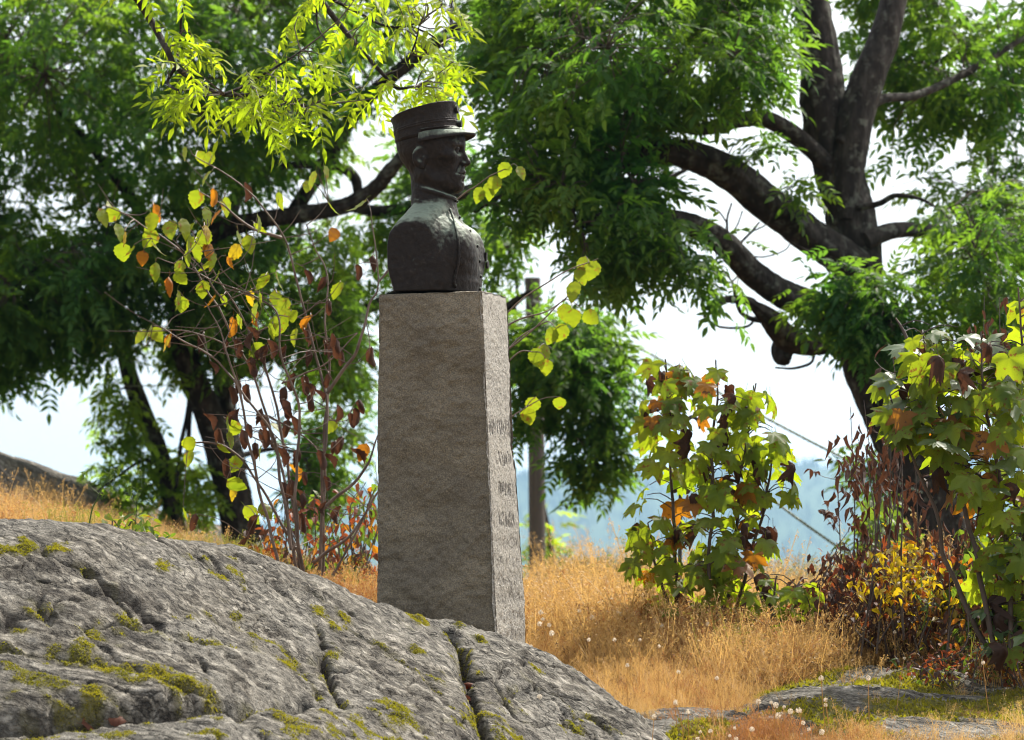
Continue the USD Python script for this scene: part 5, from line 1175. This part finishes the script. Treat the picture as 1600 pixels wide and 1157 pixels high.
# single weeds and dry stalks
def weed(label, pts, Y, seed, mleaf, nleaf=16, r0=.003, leaf=.03, twigs=5, group=None, name='weed_stalk', spread=.09):
    r = np.random.default_rng(seed)
    c = spline(P([a for a, _ in pts], [b for _, b in pts], Y), 24)
    t = thing(name, label, 'weed', tuple(c[0]), group)
    part(t, 'stem', tube(c, np.linspace(r0, r0 * .35, 24), 5), 'dark_twig' if mleaf == 'brown_leaf' else 'weed_leaf', smooth=True)
    pos, fw, up, sc, tw = [], [], [], [], []
    ends = [c]
    for k in range(twigs):
        i = r.integers(10, 22)
        d = np.array([r.normal(0, 1), r.normal(0, .7), r.uniform(.2, .9)])
        e = spline([c[i], c[i] + unit(d) * spread * .6, c[i] + unit(d) * spread + [0, 0, .02]], 6)
        tw.append(tube(e, np.linspace(r0 * .5, r0 * .25, 6), 3, cap=False)); ends.append(e)
    for k in range(nleaf):
        e = ends[r.integers(0, len(ends))]
        p = e[r.integers(len(e) // 3, len(e))]
        pos.append(p); fw.append(r.normal(0, 1, 3) + [0, 0, -.2]); up.append((r.normal(0, .5), r.normal(0, .5), 1)); sc.append(leaf * r.uniform(.6, 1.3))
    if tw: part(t, 'twigs', join(tw), 'dark_twig' if mleaf == 'brown_leaf' else 'weed_leaf', kind='stuff')
    part(t, 'leaves', put(lance(.45, .2, .4), frames(np.array(fw), np.array(up)), np.array(pos), np.array(sc)), mleaf, kind='stuff')
weed('tall thin green weed standing above the dry grass at the far left', [(135, 850), (143, 800), (152, 780), (165, 750), (178, 738)], 13.2, 1, 'weed_leaf', 30, .0032, .026, 7)
weed('small leafy green weed leaning right beside the tall one at the far left', [(210, 850), (213, 800), (215, 780), (225, 760)], 13.3, 2, 'weed_leaf', 26, .0024, .026, 6)
weed('dark dead stalk with curled leaf tufts against the blue hill', [(1318, 970), (1315, 900), (1312, 830), (1309, 760), (1312, 740)], 14.6, 3, 'brown_leaf', 46, .0036, .045, 9, spread=.12)
weed('tall dead stem rising straight through the maple bush', [(1412, 1000), (1408, 900), (1410, 780), (1405, 640), (1395, 560)], 13.6, 4, 'brown_leaf', 14, .0045, .06, 4)
weed('greenish mugwort stalk in front of the thicket', [(1440, 985), (1448, 960), (1452, 925), (1460, 900)], 13.4, 5, 'weed_leaf', 34, .003, .022, 8, spread=.06)
weed('feathery green weed beside the wooden post leaning right', [(900, 925), (910, 905), (925, 890), (935, 875)], 22.5, 6, 'weed_leaf', 30, .004, .04, 8, spread=.12)
weed('upright feathery green weed right at the wooden post', [(868, 930), (876, 905), (880, 880), (884, 866)], 22.8, 7, 'weed_leaf', 30, .004, .04, 8, spread=.12)
ORD = ['first', 'second', 'third', 'fourth', 'fifth', 'sixth', 'seventh']
for k, (x, y0, y1) in enumerate([(918, 940, 900), (942, 945, 885), (957, 945, 880), (975, 950, 890), (984, 950, 880), (1000, 950, 900), (1010, 950, 885)]):
    weed(f'thin dark dry stalk on the ridge, {ORD[k]} from the left between post and maple', [(x, y0 + 15), (x + 1, (y0 + y1) / 2), (x + 3 * (-1) ** k, y1)], 21.5, 30 + k, 'brown_leaf', 14, .0026, .02, 3, 'dry stalks on the ridge', 'dry_stalk', .05)

# ------------------------------------------------------------------ wooden post, ropes, black fitting
pb, pt = P(840, 935, 26), P(832, 440, 26)
post = thing('wooden_post', 'weathered round grey wooden post standing behind the pedestal', 'post', tuple(pb))
c = spline([pb - [0, 0, .2], (pb + pt) / 2 + [.01, 0, 0], pt], 40)
part(post, 'shaft', tube(c, np.linspace(.066, .058, 40), 22, bark=.004, seed=8), 'grey_wood', smooth=40)
m = trimesh.creation.cylinder(.061, .05, sections=22); m.apply_translation(pt + [0, 0, -.0])
part(post, 'post_cap', m, 'grey_wood', smooth=30)
def rope(label, rows, Y, rad, group=None):
    c = spline(P([a for a, _ in rows], [b for _, b in rows], Y), 60)
    ang = np.arange(60 * 6)
    c = spline(c, 360)
    o = part(None, 'rope', tube(c, rad * (1 + .16 * np.sin(ang * 1.1)), 8), 'rope', smooth=True)
    tag(o, label, 'rope', group)
rope('long thin grey green rope sagging from the maple sapling to the old ash trunk', [(832, 470), (930, 515), (1000, 545), (1080, 590), (1200, 655), (1290, 702), (1366, 738), (1440, 770)], np.linspace(25.9, 19.4, 8), .008)
rope('lower rope running behind the maple sapling down into the dark thicket', [(1040, 680), (1120, 722), (1180, 760), (1240, 806), (1305, 852), (1380, 900), (1440, 950)], np.linspace(22, 18.8, 7), .008)
rope('faint thin line strung between the left trees behind the hazel', [(195, 604), (290, 602), (380, 604), (450, 606)], np.linspace(23.6, 24.4, 4), .004)
pf = thing('bent_pipe', 'black bent pipe with dark fittings half hidden behind the maple sapling', 'pipe', tuple(P(1066, 960, 15.2)))
c = spline(P([1060, 1062, 1063, 1064, 1066, 1071, 1080, 1090, 1095], [1000, 900, 800, 720, 680, 662, 652, 656, 670], 15.2), 50)
part(pf, 'pipe', tube(c, .009, 10), 'black_paint', smooth=True)
for k, (x, y, w) in enumerate([(1054, 762, 12), (1072, 764, 15)]):
    m = trimesh.creation.icosphere(2, 1.0); m.apply_scale([w / FPX * 15.2 * .55, .03, .026]); m.apply_translation(P(x, y, 15.2))
    part(pf, 'fitting', m, 'black_paint', smooth=True)

# ------------------------------------------------------------------ dry grass
def tuft(seed, n, h, heads=1.0, spread=.07, lean=.5, wid=.0023):
    r = np.random.default_rng(seed)
    vs, fs, k = [], [], 0
    for _ in range(n):
        b = np.append(r.normal(0, spread, 2), -.02)
        L = h * r.uniform(.45, 1.15)
        d = np.append(r.normal(0, lean * .4, 2), 1.0); d2 = d + np.append(r.normal(0, lean, 2), -.25)
        p = np.array([b, b + unit(d) * L * .4, b + unit(d) * L * .4 + unit(d2) * L * .35, b + unit(d) * L * .4 + unit(d2) * L * .6 + [0, 0, -.03 * lean * L]])
        s = unit(np.cross(d, r.normal(0, 1, 3))) * wid * r.uniform(.7, 1.3)
        w = np.array([1, .8, .55, .12])[:, None]
        v = np.concatenate([p + s * w, p - s * w])
        i = np.arange(3)
        vs.append(v); fs.append(np.vstack([np.stack([i, i + 4, i + 5], 1), np.stack([i, i + 5, i + 1], 1)]) + k); k += 8
        if r.uniform() < heads:
            m = r.integers(10, 18)
            t = r.uniform(0, 1, m)
            c = p[2] * (1 - t[:, None]) + p[3] * t[:, None] + r.normal(0, .022 * h / .3, (m, 3)) * (1.15 - t[:, None])
            a = unit(r.normal(0, 1, (m, 3))) * r.uniform(.0035, .0085, (m, 1)); e = unit(np.cross(a, r.normal(0, 1, (m, 3)))) * .0019
            v = np.stack([c - a, c + e, c + a, c - e], 1).reshape(-1, 3)
            j = np.arange(m) * 4
            vs.append(v); fs.append(np.vstack([np.stack([j, j + 1, j + 2], 1), np.stack([j, j + 2, j + 3], 1)]) + k); k += 4 * m
            v = np.stack([c + [.0004, 0, 0], c - [.0004, 0, 0], p[2] * .6 + p[3] * .4 + 0 * c], 1).reshape(-1, 3)
            vs.append(v); fs.append(np.arange(3 * m).reshape(-1, 3) + k); k += 3 * m
    return np.vstack(vs), np.vstack(fs)
def grass(name, protos, pos, which, rot, sc, label=None):
    pi = UsdGeom.PointInstancer.Define(stage, path_for('/World', name))
    paths = []
    for k, (tm, m) in enumerate(protos):
        o = usdkit.mesh(stage, f'{pi.GetPath()}/tuft_{k:03d}' if k else f'{pi.GetPath()}/tuft', tm, MAT[m])
        paths.append(o.GetPath())
    pi.CreatePrototypesRel().SetTargets(paths)
    pi.CreateProtoIndicesAttr(Vt.IntArray.FromNumpy(which.astype(np.int32)))
    pi.CreatePositionsAttr(Vt.Vec3fArray.FromNumpy(pos.astype(np.float32)))
    pi.CreateScalesAttr(Vt.Vec3fArray.FromNumpy(np.repeat(sc[:, None], 3, 1).astype(np.float32)))
    q = np.zeros((len(pos), 4), np.float32)
    pi.CreateOrientationsAttr(Vt.QuathArray([Gf.Quath(float(math.cos(a / 2)), 0, 0, float(math.sin(a / 2))) for a in rot]))
    tag(pi, label, None, None, 'stuff')
    return pi
protos = [(tuft(1, 34, .24, .8), 'dry_grass'), (tuft(2, 30, .30, .9, .06, .4), 'dry_grass'), (tuft(3, 40, .18, .5, .09, .8), 'dry_grass'), (tuft(4, 30, .26, .9, .07, .5), 'russet_grass'), (tuft(5, 34, .15, .1, .08, .9), 'green_grass'), (tuft(6, 24, .34, 1.0, .05, .35), 'green_grass'), (tuft(7, 60, .08, .0, .10, 1.4, .0025), 'dry_grass'), (tuft(8, 40, .20, .8, .07, .6), 'brown_grass'), (tuft(9, 22, .40, 1.0, .05, .35), 'dry_grass')]
r = np.random.default_rng(101)
N = 30000
Yg = 11.0 + 15.5 * r.uniform(0, 1, N) ** 1.1
xg = r.uniform(-.20, .19, N) * Yg
pos = np.stack([xg, Yg, ground_z(xg, Yg)], 1)
onrock = rc(pos[:, :2]) > pos[:, 2] - .03
onrock &= (xg > -2.6) & (xg < 1.1) & (Yg < 13.5)
pt_ = shapely.points(pos[:, :2])
ins = np.zeros(N, bool)
for kk, pl in enumerate(SLABS):
    ins |= shapely.contains(pl.buffer(.03 if kk < 2 else -.25), pt_) & (r.uniform(0, 1, N) < (.95 if kk < 2 else .85))
inped = (np.abs((pos[:, :2] - TOP[:2]) @ FW[:2]) < .26) & (np.abs((pos[:, :2] - TOP[:2]) @ LF[:2]) < .26)
left = proj(pos)[0] < 600
keep = ~onrock & ~ins & ~inped & ~(left & (r.uniform(0, 1, N) < .35))
pos = pos[keep]
n = len(pos)
patch = meshkit.fbm(pos * [1.1, .7, 0] + 33, 3, 55)
patch2 = meshkit.fbm(pos * [.8, .6, 0] + 73, 3, 56)
which = np.where(patch + r.normal(0, .07, n) > .70, 3, np.where(patch2 + r.normal(0, .05, n) > .70, r.choice([4, 5, 0], n), r.choice([0, 0, 0, 1, 1, 1, 8, 2, 2, 6, 3, 7, 7], n)))
sc = r.uniform(.55, 1.1, n) * np.clip(.45 + 1.1 * meshkit.fbm(pos * [1.6, 1.6, 0] + 13, 2, 57), .5, 1.35) * np.clip(.30 + (pos[:, 1] - 12.8) * .5, .28, 1.0) * np.where(pos[:, 0] > .3, 1.2, np.where(pos[:, 1] > 17, .5, .8))
grass('dry_grass', protos, pos, which, r.uniform(0, 6.28, n), sc, 'golden dry grass covering the slope around the pedestal and the rock')

# white seed heads on thin stalks in the grass
fl = np.random.default_rng(7)
def seed_head():
    d = unit(fl.normal(0, 1, (52, 3)))
    s = unit(np.cross(d, fl.normal(0, 1, (52, 3)))) * .0011
    v = np.stack([d * .002 - s, d * .002 + s, d * .0145], 1).reshape(-1, 3)
    t1 = (v, np.arange(156).reshape(-1, 3))
    e = d * .0145; a = unit(np.cross(d, fl.normal(0, 1, (52, 3)))) * .0034; b = np.cross(d, a)
    v2 = np.stack([e + a, e + b, e - a, e - b], 1).reshape(-1, 3); j = np.arange(52) * 4
    return join([t1, (v2, np.vstack([np.stack([j, j + 1, j + 2], 1), np.stack([j, j + 2, j + 3], 1)]))])
proto = None
hp_px = [(905, 955), (893, 920), (897, 925), (887, 943), (845, 957), (848, 968), (843, 975), (858, 977), (862, 990), (925, 965), (965, 958), (970, 960), (996, 958), (1034, 978), (1048, 943), (1050, 950), (1046, 941), (1108, 965), (1085, 953), (1106, 975), (1000, 1000), (1030, 1010), (960, 1000), (920, 1000), (1205, 1098), (1212, 1102), (1225, 1105), (1216, 1118), (1248, 1110), (1235, 1112), (1255, 1130), (1264, 1140), (1094, 1144), (1110, 1143), (1148, 1138), (1140, 1150), (1175, 1140), (1284, 1144), (1075, 1112), (1022, 1120), (1290, 1094), (1185, 1097), (1283, 1060), (1357, 1060), (1120, 1060), (1060, 1050), (980, 1040), (1536, 1036), (830, 1010), (1046, 942), (1150, 1155), (1090, 1155)]
grp = 'fluffy white seed heads standing in the dry grass'
fp = np.zeros((0, 3))
for k, (x, y) in enumerate(hp_px + [(int(fl.uniform(840, 1560)), int(fl.uniform(950, 1120))) for _ in range(5)]):
    Yk = np.arange(11.5, 24, .05)
    q = P(x, y, Yk)
    hgt = q[:, 2] - ground_z(q[:, 0], Yk)
    i = np.argmax(hgt < .24) if (hgt < .24).any() else np.argmin(hgt)
    p = q[i]; gz = float(ground_z(p[:1], p[1:2])[0])
    t = thing('seed_head_plant', 'fluffy round white seed head on a thin stalk in the dry grass', 'flower', (p[0], p[1], gz), grp)
    v, f = seed_head()
    sc_ = fl.uniform(.38, .72) * (1 + .03 * (p[1] - 12))
    part(t, 'seed_head', (v * sc_ + p, f), 'fluff')
    b = np.array([p[0] + fl.normal(0, .02), p[1], gz - .02])
    part(t, 'stalk', tube(spline([b, (b + p) / 2 + fl.normal(0, .008, 3), p], 8), .0012, 4, cap=False), 'dry_grass')

# ------------------------------------------------------------------ the hills across the water and the air between
crest = np.array([(-2500, 900), (-900, 905), (0, 880), (250, 862), (400, 838), (540, 778), (700, 752), (860, 742), (1000, 736), (1200, 722), (1400, 713), (1700, 700), (2200, 660), (3200, 640), (4500, 700)], float)
hr = np.random.default_rng(9)
D = 5200.0
xs_ = np.linspace(-2900, 3800, 330); ys_ = np.linspace(D - 1500, D + 2600, 90)
X, Yh = np.meshgrid(xs_, ys_)
pxh = 800 + X / D * FPX
ct = np.interp(pxh, crest[:, 0], P(crest[:, 0], crest[:, 1], D)[:, 2])
s_ = np.clip((Yh - (D - 1500)) / 1500, 0, 1)
back = np.clip((Yh - D) / 2600, 0, 1)
Zh = -51 + (ct + 51) * (s_ * s_ * (3 - 2 * s_)) * (1 - .9 * back)
Zh += (meshkit.fbm(np.stack([X, Yh, 0 * X], -1) / 420 + 40, 4, 3) - .5) * 60 * s_ * (1 - back) - 12 * s_
hill = part(None, 'forested_hill', grid_mesh(xs_, ys_, Zh), 'forest', smooth=True)
tag(hill, 'long wooded hill across the water fading into pale blue haze', None, None, 'structure')
zt = RegularGridInterpolator((ys_, xs_), Zh, bounds_error=False, fill_value=-60)
def conifer(seed):
    r = np.random.default_rng(seed)
    ms = []
    for k in range(4):
        z0, z1, rad = .1 + .2 * k, .42 + .21 * k, .20 * (1 - .2 * k)
        a = np.arange(7) * 2 * np.pi / 7
        v = np.vstack([np.stack([np.cos(a) * rad * r.uniform(.8, 1.2, 7), np.sin(a) * rad * r.uniform(.8, 1.2, 7), z0 + 0 * a], 1), [(0, 0, min(z1, 1.0))]])
        i = np.arange(7)
        ms.append((v, np.stack([i, (i + 1) % 7, 0 * i + 7], 1)))
    return join(ms)
cp = [(conifer(k), 'forest') for k in range(3)]
n = 9000
xt = hr.uniform(-2000, 2500, n); yt = D - 1300 * hr.uniform(0, 1, n) ** 1.6 + 30
ps = np.stack([xt, yt, zt(np.stack([yt, xt], 1)) - 1], 1)
grass('hill_forest', cp, ps, hr.integers(0, 3, n), hr.uniform(0, 6.28, n), hr.uniform(9, 21, n), 'far conifer wood along the hill across the water')
HAZE = 0.9e-4
if HAZE:
    hz_m = usdkit.material(stage, '/World/Looks/haze', {'v': ('principled_volume', {'color': (0.43, 0.71, 1.0), 'density': HAZE, 'anisotropy': 0.5})}, [], volume='v.volume')
    bx = trimesh.creation.box([19000, 19000, 1]); v = np.array(bx.vertices)
    v[:, 2] = np.where(v[:, 2] > 0, 420, -75); v[:, 1] += 1500
    tag(part(None, 'haze', (v, bx.faces), hz_m), 'pale blue summer haze over the water and hills', None, None, 'stuff')
